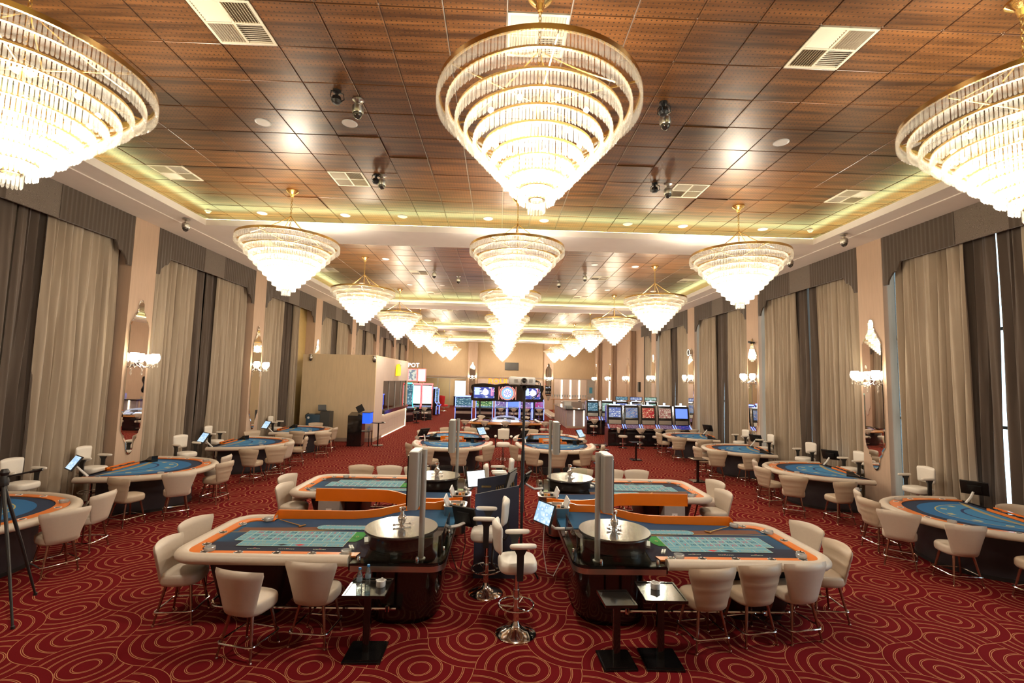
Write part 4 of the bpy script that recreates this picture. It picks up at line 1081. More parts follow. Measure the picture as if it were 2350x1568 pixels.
for i, (lab, x, y, rz) in enumerate(TABLES):
    m4 = T(x, y, 0, rz); inst(BJ, m4, label=lab, category='card table', group='card tables')
    short = ('nearest cashier-side|second cashier-side|third cashier-side|booth-side|nearest daylit-wall|second daylit-wall|third daylit-wall|farthest daylit-wall|middle cashier-side facing|middle slot-side facing|turned-away cashier-side|turned-away slot-side'.split('|')[i]) + ' card table'
    inst(shoe, m4 @ T(-.72, .16, .806, 2.6), label='black card shoe on the ' + short, category='card shoe', group='card shoes')
    for q, k in enumerate((6, 15)):
        a = bj_out(.91)[k]; 
        inst(N('ashtray', ash_me), m4 @ T(a[0], a[1], .819), label='frosted ashtray, %s of two on the %s' % (('first', 'second')[q], short), category='ashtray', group='card table ashtrays')
for t, lst in {
    'nearest card table of the cashier-side wall': ((-6.42, 7.25, 150, 0, 'nearer'), (-6.75, 8.15, 185, 0, 'farther')),
    'second card table of the cashier-side wall': ((-7.11, 9.46, 72, 1, 'quilted near'), (-6.54, 9.99, 128, 0, 'plain'), (-6.45, 11.15, 172, 1, 'end'), (-6.92, 11.95, 190, 0, 'farthest')),
    'third card table of the cashier-side wall': ((-6.67, 13.20, 82, 1, 'nearest'), (-6.34, 13.72, 125, 1, 'second'), (-6.48, 14.51, 178, 0, 'third'), (-6.55, 15.75, 200, 1, 'farthest'), (-8.55, 16.95, -35, 1, 'curtain-side')),
    'card table beside the cashier booth': ((-7.23, 17.52, 85, 1, 'nearest'), (-6.37, 17.35, 125, 1, 'second'), (-6.60, 18.75, 180, 1, 'end'), (-7.65, 20.2, -60, 1, 'booth-side'), (-7.30, 16.55, 95, 1, 'half hidden')),
    'nearest card table of the daylit wall': ((7.13, 8.65, -2, 1, 'end'), (7.50, 9.25, -35, 0, 'farthest'), (6.88, 7.95, 48, 0, 'third'), (7.20, 7.29, 82, 0, 'second'), (7.75, 6.62, 100, 1, 'nearest'), (9.28, 8.1, 255, 0, 'dealer-side')),
    'second card table of the daylit wall': ((6.89, 11.75, 10, 1, 'end'), (7.35, 12.75, -25, 0, 'farthest'), (6.91, 10.85, 60, 1, 'second'), (7.6, 10.35, 95, 1, 'nearest')),
    'third card table of the daylit wall': ((6.76, 15.25, 5, 1, 'end'), (7.30, 16.35, -30, 1, 'farthest'), (6.86, 14.55, 70, 1, 'second'), (7.55, 14.05, 95, 1, 'nearest')),
    'farthest card table of the daylit wall': ((6.9, 19.3, 5, 1, 'end'), (7.00, 18.0, 75, 1, 'second'), (7.7, 17.45, 97, 1, 'nearest'), (7.7, 20.3, -60, 1, 'farthest')),
    'middle card table facing us on the cashier side': ((-2.53, 14.86, 28, 1, 'outermost'), (-1.95, 14.0, 62, 1, 'second'), (-1.10, 13.9, 95, 1, 'third'), (-.40, 14.65, 140, 1, 'aisle-side')),
    'middle card table facing us on the slot-machine side': ((.72, 14.92, 28, 1, 'aisle-side'), (1.15, 14.1, 55, 1, 'second'), (1.78, 13.85, 92, 1, 'third'), (2.56, 14.2, 125, 1, 'fourth'), (3.18, 15.15, 170, 1, 'outermost')),
    'middle card table turned away on the cashier side': ((-2.75, 18.36, -25, 1, 'outermost'), (-2.05, 19.35, 275, 1, 'second'), (-1.1, 19.4, 265, 1, 'third'), (-1.50, 16.72, 90, 0, 'dealer')),
    'middle card table turned away on the slot-machine side': ((1.45, 19.3, 275, 1, 'aisle-side'), (2.4, 19.25, 262, 1, 'second'), (3.10, 18.2, 205, 1, 'outermost'), (1.90, 16.66, 90, 0, 'dealer'))}.items():
    for x, y, f, q, w_ in lst: chair(x, y, f, '%s cream chair at the %s' % (w_, t), q)
for x, y, f, lab in ((-8.15, 12.65, -20, 'white dealer stool with raised arms behind the second cashier-side card table'), (-8.72, 9.0, -5, 'large white dealer stool behind the nearest cashier-side card table'), (-8.75, 10.55, 0, 'white dealer stool at the curtain behind the second cashier-side card table'), (-8.8, 15.0, 0, 'white dealer stool behind the third cashier-side card table'), (-8.75, 18.9, 0, 'white dealer stool behind the card table by the booth'),
                     (9.1, 10.0, 185, 'white dealer stool behind the monitor of the nearest daylit card table'), (9.2, 13.85, 190, 'white dealer stool with arms behind the second daylit card table'), (9.34, 12.2, 180, 'white dealer stool against the curtain at the second daylit card table'), (9.15, 17.45, 190, 'white dealer stool behind the third daylit card table'), (9.2, 15.95, 180, 'white dealer stool at the curtain by the third daylit card table')):
    stool(x, y, f, lab)

# ------------------------------------------------------------------ ashtray stands, bottles, desk, projector, tripods
def stand(w_, d_, h, bs):
    nd = N('ashtray_stand')
    b = MB(); b.prism(rrect(-bs / 2, bs / 2, -bs / 2, bs / 2, .008, 2), 0, .018); b.prism(rrect(-bs / 2 + .02, bs / 2 - .02, -bs / 2 + .02, bs / 2 - .02, .008, 2), .018, .032); nd.add('base_plate', b.mesh('base_plate', m_black, 20))
    p = MB(); p.prism(rrect(-.036, .036, -.036, .036, .006, 2), .03, h - .03); nd.add('post', p.mesh('post', m_black, 30))
    t = MB(); t.box(-w_ / 2, w_ / 2, -d_ / 2, d_ / 2, h - .03, h - .008)
    for a in ((-w_ / 2, -w_ / 2 + .018, -d_ / 2, d_ / 2), (w_ / 2 - .018, w_ / 2, -d_ / 2, d_ / 2), (-w_ / 2 + .018, w_ / 2 - .018, -d_ / 2, -d_ / 2 + .018), (-w_ / 2 + .018, w_ / 2 - .018, d_ / 2 - .018, d_ / 2)): t.box(*a, h - .008, h)
    nd.add('tray_top', t.mesh('tray_top', m_black, 0))
    return nd
SA, SB, SC_ = stand(.44, .44, .69, .40), stand(.34, .36, .655, .36), stand(.44, .46, .72, .40)
inst(SA, T(-1.34, 5.28), label='black pedestal stand with two water bottles and an ashtray', category='side table', group='black ashtray stands')
inst(SC_, T(1.81, 5.19, 0, -.03), label='black pedestal stand with a white ashtray reflecting the chandeliers', category='side table', group='black ashtray stands')
inst(SB, T(1.33, 5.17, 0, .05), label='lower empty black pedestal stand beside the stand with the ashtray', category='side table', group='black ashtray stands')
for x, y, lab in ((5.35, 18.0, 'black pedestal stand in the aisle near the slot bank'), (3.75, 17.0, 'black pedestal stand at the end of the turned-away card table'), (6.15, 14.3, 'black pedestal stand between two daylit-wall card tables'), (3.55, 15.9, 'black pedestal stand beside the middle card table facing us'), (-5.26, 30.8, 'black round-based stand near the jackpot machines')):
    inst(SA, T(x, y), label=lab, category='side table', group='black ashtray stands')
wash = MB(); wash.lathe([(.001, 0), (.047, 0), (.050, .008), (.050, .062), (.043, .064), (.038, .02), (.001, .018)], 20)
for k in range(4): a = k * PI / 2; wash.cbox((.047 * math.cos(a), .047 * math.sin(a), .064), (.02, .016, .006))
wa = wash.mesh('white_ashtray', m_white)
inst(N('white_ashtray', wa), T(-1.22, 5.31, .683), label='white round ashtray on the stand with the bottles', category='ashtray'); inst(N('white_ashtray', wa), T(1.78, 5.26, .713), label='white round ashtray alone on a shiny black stand', category='ashtray')
bt = N('water_bottle')
b = MB(); b.lathe([(.001, 0), (.027, 0), (.031, .008), (.031, .05), (.028, .06), (.031, .07), (.031, .125), (.026, .15), (.013, .18), (.0125, .195), (.001, .195)], 16); bt.add('bottle_body', b.mesh('bottle_body', glass('bottle_plastic', (.86, .92, .93), .16, .04, body=.10, bodycol=(.8, .88, .9))))
b = MB(); b.lathe([(.0315, .075), (.0318, .078), (.0318, .118), (.0315, .12)], 16, cap=False); bt.add('bottle_label', b.mesh('bottle_label', glass('bottle_wrap', (.75, .88, .95), .05, .2, body=.45, bodycol=(.55, .7, .8))))
b = MB(); b.lathe([(.001, .213), (.0145, .213), (.0155, .21), (.0155, .192), (.001, .192)], 14); bt.add('cap', b.mesh('cap', M('blue_cap', (.03, .22, .55), .4)))
inst(bt, T(-1.44, 5.26, .683, .3), label='clear water bottle with blue cap, nearer of the pair', category='bottle', group='water bottles'); inst(bt, T(-1.37, 5.34, .683, 1), label='clear water bottle with blue cap, farther of the pair', category='bottle', group='water bottles')

nd = N('inspector_desk')
q = MB(); q.loops([[(-.33, -.36, 0), (.33, -.36, 0), (.33, .36, 0), (-.33, .36, 0)], [(-.33, -.36, 1.22), (.33, -.36, 1.36), (.33, -.33, 1.36), (-.33, -.33, 1.22)]]); nd.add('front_panel', q.mesh('front_panel', m_podium, 0))
q = MB(); q.box(-.33, .33, -.33, .36, .95, 1.0); nd.add('desk_top', q.mesh('desk_top', m_grey, 0))
q = MB(); q.loops([[(-.33, .33, .6), (.33, .33, .6), (.33, .36, .6), (-.33, .36, .6)], [(-.33, .33, 1.30), (.33, .33, 1.42), (.33, .36, 1.42), (-.33, .36, 1.30)]]); nd.add('back_panel', q.mesh('back_panel', m_podium, 0))
q = MB()
for k in range(9): q.box(-.02 + .035 * k, -.002 + .035 * k, .22, .325, 1.0, 1.20 + .01 * k)
nd.add('file_divider', q.mesh('file_divider', m_gold, 0))
q = MB(); q.box(-.26, -.10, .322, .329, 1.17, 1.20); nd.add('brass_plate', q.mesh('brass_plate', m_gold, 0))
inst(nd, T(.03, 7.56), label='dark slate inspector desk with slanted front between the roulette tables', category='desk')
def monitor(x, y, z, rz, tilt, scr, lab, h0):
    nd = N('monitor_stand'); rt = Matrix.Rotation(tilt, 3, 'X')
    q = MB(); q.lathe([(.001, h0), (.10, h0), (.10, h0 + .015), (.03, h0 + .03), (.001, h0 + .03)], 14); q.tube([(0, 0, h0 + .02), (0, .02, z)], .018, 6); nd.add('stand', q.mesh('stand', m_blackm))
    q = MB(); q.cbox((0, 0, z), (.42, .035, .32), rot=rt); nd.add('case', q.mesh('case', m_blackm, 0))
    o = rt @ Vector((0, -.019, 0)); q = MB(); q.cbox((o.x, o.y, z + o.z), (.385, .003, .28), rot=rt); nd.add('screen', q.mesh('screen', scr, 0))
    inst(nd, T(x, y, 0, rz), label=lab, category='monitor')
monitor(.24, 7.72, 1.34, 1.25, .25, m_alu, 'grey monitor leaning at the end of the dark desk', 1.0)

nd = N('projector_stand')
q = MB(); q.tube([(0, 0, .2), (0, 0, 2.84)], .020, 10); q.tube([(0, 0, 1.0), (0, 0, 1.9)], .026, 10); nd.add('pole', q.mesh('pole', m_blackm))
q = MB()
for k in range(3): a = k * 2 * PI / 3 + .3; q.tube([(0, 0, .5), (.28 * math.cos(a), .28 * math.sin(a), .02)], .014, 6); q.tube([(0, 0, .2), (.17 * math.cos(a), .17 * math.sin(a), .2)], .010, 6)
nd.add('tripod_base', q.mesh('tripod_base', m_blackm))
q = MB(); q.lathe([(.001, 2.80), (.03, 2.80), (.045, 2.84), (.02, 2.87), (.001, 2.87)], 10); q.cbox((0, 0, 2.875), (.16, .12, .012)); q.tube([(.05, -.03, 2.85), (.20, -.08, 2.865)], .006, 6); nd.add('tilt_head', q.mesh('tilt_head', m_blackm))
inst(nd, T(.40, 7.08), label='thin black pole stand carrying the projector above the aisle', category='stand')
nd = N('projector'); 
q = MB(); q.loops([[(x, y, z) for x, y in inset(rrect(-.20, .20, -.15, .15, .03, 3), d)] for z, d in ((0, .012), (.012, 0), (.095, 0), (.115, .01), (.122, .03))]); nd.add('case', q.mesh('case', m_white, 50))
q = MB(); q.lathe([(.05, -.005), (.05, .02), (.043, .022), (.036, .006), (.030, .004), (.001, .0)], 24, cap=False); q.xform(Matrix.Translation((.03, -.152, .058)) @ Matrix.Rotation(PI / 2, 4, 'X')); nd.add('lens_barrel', q.mesh('lens_barrel', m_grey))
q = MB(); q.sphere((.03, -.150, .058), .03, 14, 8, sz=1); nd.add('lens', q.mesh('lens', m_black))
q = MB()
for x in (-.09, .13):
    for k in range(6): q.box(x - .028, x + .028, -.1535, -.149, .036 + k * .009, .040 + k * .009)
nd.add('air_grille', q.mesh('air_grille', m_grey, 0))
q = MB(); q.tube([(.20, .02, .06), (.26, .02, .06), (.285, .0, .02), (.28, .0, -.08), (.22, .0, -.18), (.15, .02, -.22)], .007, 6); q.tube([(.20, .04, .05), (.25, .05, .05), (.27, .04, -.02), (.24, .03, -.14), (.15, .03, -.20)], .007, 6); q.box(.195, .235, .0, .05, .045, .075); nd.add('cable', q.mesh('cable', m_blackm))
inst(nd, T(.36, 7.10, 2.882, -.03), label='white projector with a round lens on top of the black pole', category='projector')
nd = N('tripod')
q = MB(); q.lathe([(.001, 1.50), (.05, 1.50), (.055, 1.56), (.035, 1.62), (.05, 1.66), (.03, 1.70), (.001, 1.70)], 10); q.tube([(0, 0, 1.5), (0, 0, 1.0)], .016, 6); nd.add('head', q.mesh('head', m_blackm))
for dx, dy in ((.66, -.38), (.12, .44), (-.55, -.25)):
    q = MB(); q.tube([(0, 0, 1.52), (dx * .55, dy * .55, .72), (dx, dy, .01)], [.020, .018, .012], 8); q.lathe([(.001, 0), (.02, 0), (.02, .03), (.001, .04)], 8, (dx, dy)); nd.add('leg', q.mesh('leg', m_blackm))
q = MB(); q.tube([(0, 0, 1.6), (.34, .10, 1.68)], .012, 6); q.tube([(.24, .07, 1.655), (.36, .105, 1.685)], .018, 6); nd.add('pan_handle', q.mesh('pan_handle', m_blackm))
inst(nd, T(-6.10, 6.08), label='black camera tripod at the picture edge by the nearest card table', category='tripod')

# ------------------------------------------------------------------ cashier booth
BX, BY0, BY1, BH = -5.62, 21.53, 29.2, 3.9
nd = N('cashier_booth')
q = MB(); q.box(WL + .02, BX, BY0, BY0 + .12, 0, BH); nd.add('side_wall', q.mesh('side_wall', m_booth, 0))
q = MB(); q.box(BX - .12, BX, BY0 + .12, 23.1, 0, BH); q.box(BX - .12, BX, 23.1, BY1, 2.75, BH); q.box(BX - .12, BX, 29.0, BY1, 0, 2.75); q.box(BX - .16, BX - .04, 23.1, 29.0, 0, 1.1); nd.add('front_wall', q.mesh('front_wall', m_booth2, 0))
q = MB(); q.box(WL + .02, BX - .12, BY1 - .12, BY1, 0, BH); nd.add('rear_wall', q.mesh('rear_wall', m_booth, 0))
q = MB(); q.box(WL + .45, BX, BY0, BY1, BH, BH + .03); nd.add('roof', q.mesh('roof', m_booth, 0))
q = MB(); q.box(WL + .47, WL + .53, BY0 + .2, BY1 - .2, 0, BH - .02); nd.add('inner_wall', q.mesh('inner_wall', m_dkgrey, 0))
q = MB(); q.box(WL + .02, BX + .015, BY0 - .018, BY0, 0, .16); q.box(BX, BX + .018, BY0 - .018, 23.1, 0, .16); nd.add('baseboard', q.mesh('baseboard', m_base, 0))
q = MB(); q.box(BX - .5, BX + .10, 23.1, 29.0, 1.12, 1.30); nd.add('counter', q.mesh('counter', m_black, 0))
q = MB(); q.box(BX + .0, BX + .04, 23.15, 28.95, 1.105, 1.118); q.box(BX - .03, BX - .004, 23.15, 28.95, .012, .028); q.box(BX - .03, BX - .008, 28.95, 28.97, .04, 1.09); nd.add('light_strip', q.mesh('light_strip', m_led, 0))
for k in range(5):
    y = 23.1 + (29.0 - 23.1) * k / 4
    q = MB(); q.box(BX - .10, BX - .05, y - .03, y + .03, 1.30, 2.75); nd.add('mullion', q.mesh('mullion', m_alu, 0))
    if k < 4:
        q = MB(); q.box(BX - .08, BX - .072, y + .03, y + 1.445, 1.30, 2.75); nd.add('glass_pane', q.mesh('glass_pane', m_glass, 0))
for k in range(3):
    q = MB(); y = 24.1 + 1.6 * k; q.cbox((BX - .75, y, 1.52), (.04, .5, .36)); q.cbox((BX - .75, y, 1.33), (.12, .2, .06)); nd.add('teller_monitor', q.mesh('teller_monitor', m_blackm, 0))
for r_ in range(3):
    for c_ in range(8):
        q = MB(); y = 23.14 + 5.84 * c_ / 8; q.box(BX - .04, BX - .026, y + .008, y + .722, .05 + .345 * r_, .385 + .345 * r_); nd.add('panel', q.mesh('panel', m_booth2, 0))
inst(nd, label='cashier booth with tan side wall and glazed counter under its windows', category='booth')
q = MB(); prof = [(-.42, 0), (-.42, .30), (-.36, .52), (-.24, .62), (-.14, .50), (-.10, .36), (-.02, .58), (.10, .66), (.24, .54), (.34, .42), (.40, .50), (.42, .40), (.42, .06), (.22, .0), (.02, .06), (-.2, .0)]
q.loops([[(BX + .02, 26.05 + y, 3.02 + z) for y, z in prof], [(BX + .12, 26.05 + y, 3.02 + z) for y, z in prof]]); em_y = M('sign_yellow', (.85, .55, .02), .35)
sgn = N('booth_sign'); sgn.add('yellow_shape', q.mesh('yellow_shape', EM('sign_yellow_lit', (1.0, .62, .02), 1.1), 0)); q = MB(); q.sphere((BX + .07, 26.38, 3.64), .09, 10, 6); sgn.add('white_knob', q.mesh('white_knob', m_white)); q = MB(); q.loops([[(BX, 26.05 + y * 1.07, 3.0 + z * 1.04) for y, z in prof], [(BX + .02, 26.05 + y * 1.07, 3.0 + z * 1.04) for y, z in prof]]); sgn.add('backing', q.mesh('backing', m_gold, 0))
inst(sgn, label='yellow rounded emblem sign on the front of the cashier booth', category='sign')
for x, y, lab in ((-8.55, BY0 - .1, 'dome camera on the top corner of the booth side wall by the curtain'), (-5.68, BY0 - .1, 'dome camera at the outer top corner of the cashier booth')):
    inst(cm, T(x, y, BH - .0), label=lab, category='camera'); q = MB(); 
# kiosk, laptop cabinets, little table
nd = N('kiosk')
q = MB(); q.loops([[(-.30, -.25, 0), (.30, -.25, 0), (.30, .25, 0), (-.30, .25, 0)], [(-.30, -.25, 1.28), (.30, -.25, 1.28), (.30, .25, 1.40), (-.30, .25, 1.40)]]); nd.add('cabinet', q.mesh('cabinet', m_black, 0))
q = MB(); q.cbox((.12, .02, 1.56), (.30, .02, .30), rot=Matrix.Rotation(-.5, 3, 'Y')); nd.add('tilted_display', q.mesh('tilted_display', m_blackm, 0))
q = MB(); q.box(.301, .62, -.22, .22, .96, 1.40); nd.add('blue_screen', q.mesh('blue_screen', EM('blue_screen', (.02, .09, 1.0), 1.2), 0))
q = MB(); q.box(.30, .63, -.25, .25, .60, .63); nd.add('shelf', q.mesh('shelf', m_black, 0)); q = MB(); q.box(.30, .63, -.25, .25, 1.40, 1.43); nd.add('shelf_cap', q.mesh('shelf_cap', m_black, 0))
for ya in (-.25, .21): q = MB(); q.box(.60, .63, ya, ya + .04, 0, .60); nd.add('shelf_leg', q.mesh('shelf_leg', m_black, 0))
inst(nd, T(-6.02, 20.35), label='black kiosk with a glowing blue side screen by the booth corner', category='kiosk')
for k, (x, y) in enumerate(((-5.5, 20.28), (-5.46, 20.36))): inst(bt, T(x, y, .631, k), label='small bottle on the kiosk shelf, %s one' % ('nearer', 'farther')[k], category='bottle', group='kiosk bottles')
nd = N('round_table'); q = MB(); q.lathe([(.001, 0), (.24, 0), (.24, .02), (.03, .04), (.03, .96), (.001, .96)], 20); nd.add('pedestal', q.mesh('pedestal', m_black)); q = MB(); q.lathe([(.001, .96), (.29, .96), (.30, .975), (.29, .99), (.001, .99)], 28); nd.add('table_top', q.mesh('table_top', m_black)); inst(nd, T(-5.12, 20.5), label='small black round table beside the booth kiosk', category='table')
nd = N('laptop_cabinet')
q = MB(); q.loops([[(x, y, z) for x, y in rrect(-.50, .12, -.25, .25, .05, 2)] for z in (0, 1.24)]); nd.add('blue_body', q.mesh('blue_body', m_blue_cab, 30))
q = MB(); q.box(.12, .52, -.25, .25, 0, 1.38); nd.add('grey_body', q.mesh('grey_body', m_dkgrey, 0))
q = MB(); q.lathe([(.001, 0), (.05, 0), (.05, .006), (.001, .008)], 16); q.xform(Matrix.Translation((-.38, -.251, 1.10)) @ Matrix.Rotation(PI / 2, 4, 'X')); nd.add('badge', q.mesh('badge', m_white))
q = MB(); q.box(-.18, .12, -.1, .12, 1.24, 1.26); q.box(.12, .45, -.15, .12, 1.38, 1.395); nd.add('cap_panel', q.mesh('cap_panel', m_blackm, 0))
inst(nd, T(-7.85, 21.0), label='blue and grey cabinet carrying a laptop against the booth side wall', category='cabinet')
nd = N('laptop'); q = MB(); q.box(-.17, .17, -.12, .12, 0, .02); nd.add('keyboard_half', q.mesh('keyboard_half', m_blackm, 0)); q = MB(); q.cbox((0, .16, .13), (.34, .012, .25), rot=Matrix.Rotation(-.3, 3, 'X')); nd.add('lid', q.mesh('lid', m_blackm, 0)); inst(nd, T(-7.72, 20.98, 1.396, .5), label='open black laptop on the blue and grey cabinet', category='laptop')
q = MB(); q.tube([(-.1, 0, .0), (-.12, 0, .14), (.0, 0, .24), (.12, 0, .14), (.16, 0, .0), (.1, .02, -.1)], .016, 6); one('cable_loop', q, m_blackm, 'loop of black cable by the laptop cabinet', 'cable', M4=T(-8.55, 21.505, 1.0))

for x, y, sx, lab in ((3.42, 8.52, 1, 'folded black stand leaning under the end of the rear slot-side roulette table'), (-3.18, 8.55, -1, 'folded black stand leaning under the end of the rear cashier-side roulette table')):
    q = MB(); q.tube([(0, 0, .015), (-.06 * sx, .10, .25), (-.16 * sx, .25, .70)], [.020, .026, .016], 7); q.tube([(.03, .0, .015), (-.05 * sx, .09, .25)], .012, 6); q.lathe([(.001, .22), (.036, .22), (.036, .30), (.001, .30)], 8, (-.055 * sx, .095)); one('folded_stand', q, m_blackm, lab, 'stand', 'folded stands', M4=T(x, y))
# ------------------------------------------------------------------ slot machines
m_cab = M('machine_black', (.012, .010, .012), .18, coat=.5)
m_cabred = M('machine_side_red', (.09, .022, .016), .3, coat=.4)
m_edgeb = EM('edge_blue', (.12, .18, 1.0), 5.0, False); m_edger = EM('edge_pink', (1.0, .10, .10), 4.0, False); m_edget = EM('edge_teal', (.05, .9, .7), 3.0, False)
SCR = [mat_screen('reels_blue', (.95, .95, 1.0), (0.138, 0.193, 0.495), (0.330, 0.385, 0.550), 0.78, 5, seed=1), mat_screen('reels_mixed', (.9, .55, .3), (0.083, 0.165, 0.413), (0.248, 0.330, 0.495), 0.68, 7, seed=3), mat_screen('reels_red', (1.0, .85, .5), (0.440, 0.022, 0.028), (0.522, 0.110, 0.066), 0.74, 6, seed=5),
       mat_screen('reels_warm', (1.0, .9, .7), (0.358, 0.121, 0.099), (0.495, 0.303, 0.220), 0.71, 7, seed=7), EM('plain_blue_screen', (.12, .22, 1.0), 1.1, False), mat_screen('reels_cyan', (.7, .95, 1.0), (0.066, 0.193, 0.275), (0.165, 0.330, 0.440), 0.62, 5, seed=11), mat_screen('reels_mint', (.9, 1.0, .9), (0.220, 0.440, 0.330), (0.440, 0.550, 0.522), 0.74, 5, seed=13)]
DECK = [mat_screen('deck_red', (.9, .6, .5), (0.330, 0.022, 0.017), (0.385, 0.066, 0.044), 0.56, 8, seed=2), mat_screen('deck_lilac', (.85, .8, .9), (0.165, 0.066, 0.165), (0.275, 0.110, 0.165), 0.50, 10, seed=4), mat_screen('deck_blue', (.9, .2, .3), (0.028, 0.033, 0.330), (0.055, 0.083, 0.440), 0.56, 4, seed=6)]
m_top = EM('machine_topper', (.75, .85, 1.0), 2.0, False)
def upright(scr, deck, lit=None):
    nd = N('slot_machine')
    sec = [(-.30, 0), (-.30, .62), (-.40, .74), (-.40, .80), (-.12, .98), (-.10, 1.20), (-.02, 1.86), (.10, 1.88), (.36, 1.80), (.36, 0)]
    q = MB(); q.loops([[(x, y, z) for y, z in sec] for x in (-.37, .37)]); nd.add('cabinet', q.mesh('cabinet', m_cab, 25))
    for sx in (-1, 1):
        q = MB(); q.loops([[(sx * x, y, z) for y, z in ((-.31, 0), (-.31, .62), (-.41, .74), (-.41, .81), (.36, .81), (.36, 0))] for x in (.37, .385)]); nd.add('side_panel', q.mesh('side_panel', m_cabred, 0))
        q = MB(); q.tube([(sx * .375, -.41, .80), (sx * .375, -.14, .985), (sx * .375, -.115, 1.21), (sx * .375, -.03, 1.86)], .018, 8); nd.add('chrome_edge', q.mesh('chrome_edge', m_chrome))
        q = MB(); q.tube([(sx * .34, -.405, .815), (sx * .34, -.15, .985)], .010, 6); nd.add('edge_light', q.mesh('edge_light', m_edgeb))
    def on(y0, z0, y1, z1, hw, th, nm, mat, parent=nd, out=.004):
        d = Vector((0, y1 - y0, z1 - z0)); nn = Vector((0, -d.z, d.y)).normalized(); a = Vector((0, y0, z0)) + nn * out; b = Vector((0, y1, z1)) + nn * out; e = nn * th
        q = MB(); q.loops([[(-hw, *a.yz), (hw, *a.yz), (hw, *(a + e).yz), (-hw, *(a + e).yz)], [(-hw, *b.yz), (hw, *b.yz), (hw, *(b + e).yz), (-hw, *(b + e).yz)]]); return parent.add(nm, q.mesh(nm, mat, 0))
    fr = on(-.10, 1.26, -.03, 1.80, .33, .012, 'screen_frame', m_black); on(-.095, 1.30, -.037, 1.76, .285, .006, 'game_screen', scr, fr, .014)
    on(-.375, .815, -.14, .965, .29, .006, 'button_deck', deck)
    on(-.122, 1.0, -.105, 1.18, .30, .008, 'belly_panel', m_steel)
    q = MB(); q.box(-.30, .30, -.42, -.36, .745, .78); nd.add('button_rail', q.mesh('button_rail', m_chrome, 0))
    q = MB(); q.box(-.12, .12, -.306, -.299, .66, .69); nd.add('bill_slot', q.mesh('bill_slot', m_edgeb, 0))
    q = MB(); q.box(-.26, .26, -.02, .06, 1.87, 1.90); nd.add('top_light', q.mesh('top_light', m_top, 0))
    q = MB(); q.box(-.045, .045, 0, .05, 1.90, 2.02); nd.add('candle', q.mesh('candle', EM('candle', (.5, .65, 1.0), 1.5, False), 0))
    q = MB(); q.box(-.40, .40, -.46, .38, 0, .045); nd.add('plinth', q.mesh('plinth', m_black, 0))
    if lit is not None:
        q = MB(); q.box(-.36, .36, .0, .08, 1.93, 2.14); tp = nd.add('topper_box', q.mesh('topper_box', m_cab, 0)); q = MB(); q.box(-.33, .33, -.004, .0, 1.95, 2.12); tp.add('topper_screen', q.mesh('topper_screen', lit, 0))
    return nd
names = ('white and blue symbols', 'orange and blue symbols', 'red game', 'warm pink symbols', 'plain blue screen')
for i in range(5): inst(upright(SCR[i], DECK[(0, 1, 0, 1, 2)[i]]), T(5.58 + .80 * i, 22.25), label='upright slot machine in the front bank of the daylit side showing %s' % names[i], category='slot machine', group='front slot bank')
for i in range(5): inst(upright(SCR[(5, 6, 0, 1, 6)[i]], DECK[i % 2], [None, None, SCR[5], SCR[0], SCR[6]][i]), T(5.44 + .84 * i, 26.75), label='slot machine in the second bank behind, %s from its aisle end' % ORD[i], category='slot machine', group='second slot bank')
for i, (x, f) in enumerate(((5.72, 0), (6.50, 90), (7.30, 90), (8.12, 90), (8.92, 90))): inst(SLOTSTOOL, T(x, 21.25, 0, R_(f - 90)), label='shell-backed stool at the front slot bank, %s from the aisle' % ORD[i], category='stool', group='slot stools')
inst(SLOTSTOOL, T(5.32, 25.75), label='shell-backed stool alone at the aisle end of the second slot bank', category='stool', group='slot stools')

def tower(w_, h, edge, s_up, s_low, edge2=None):
    nd = N('slot_machine'); hw = w_ / 2
    sec = [(-.25, 0), (-.25, .70), (-.38, .80), (-.36, .88), (-.16, 1.0), (-.13, h * .55), (-.16, h), (.3, h), (.3, 0)]
    q = MB(); q.loops([[(x, y, z) for y, z in sec] for x in (-hw, hw)]); nd.add('cabinet', q.mesh('cabinet', m_cab, 25))
    for sx in (-1, 1): q = MB(); q.tube(([(sx * (hw - .012), -.27, .08), (sx * (hw - .012), -.27, .70)] if edge is m_edgeb else []) + [(sx * (hw - .012), -.385, .80), (sx * (hw - .012), -.18, 1.02), (sx * (hw - .012), -.15, h * .55), (sx * (hw - .012), -.18, h)], .018, 6); nd.add('edge_light', q.mesh('edge_light', edge))
    q = MB(); q.loops([[(-hw + .05, -.155, 1.12), (hw - .05, -.155, 1.12)], [(-hw + .05, -.158, h * .55), (hw - .05, -.158, h * .55)], [(-hw + .05, -.185, h - .06), (hw - .05, -.185, h - .06)]], cap=False, close=False); nd.add('game_screen', q.mesh('game_screen', s_up, 0))
    q = MB(); q.quad((-hw + .06, -.36, .90), (hw - .06, -.36, .90), (hw - .06, -.185, 1.005), (-hw + .06, -.185, 1.005)); nd.add('button_deck', q.mesh('button_deck', s_low, 0))
    q = MB(); q.box(-hw + .05, hw - .05, -.262, -.25, .42, .60); nd.add('belly_panel', q.mesh('belly_panel', m_steel, 0))
    q = MB(); q.box(-hw, hw, -.05, .05, h, h + .10); nd.add('topper', q.mesh('topper', edge2 or edge, 0))
    q = MB(); q.box(-hw - .02, hw + .02, -.42, .32, 0, .04); nd.add('plinth', q.mesh('plinth', m_black, 0))
    return nd
S_WHITE = mat_screen('jackpot_white', (.75, .95, .85), (.95, 1.0, .98), (1.0, 1.0, 1.0), 1.7, 6, seed=8); S_MINT = mat_screen('jackpot_mint', (.45, .9, .7), (.85, 1.0, .85), (.95, 1.0, .95), 1.6, 4, seed=9)
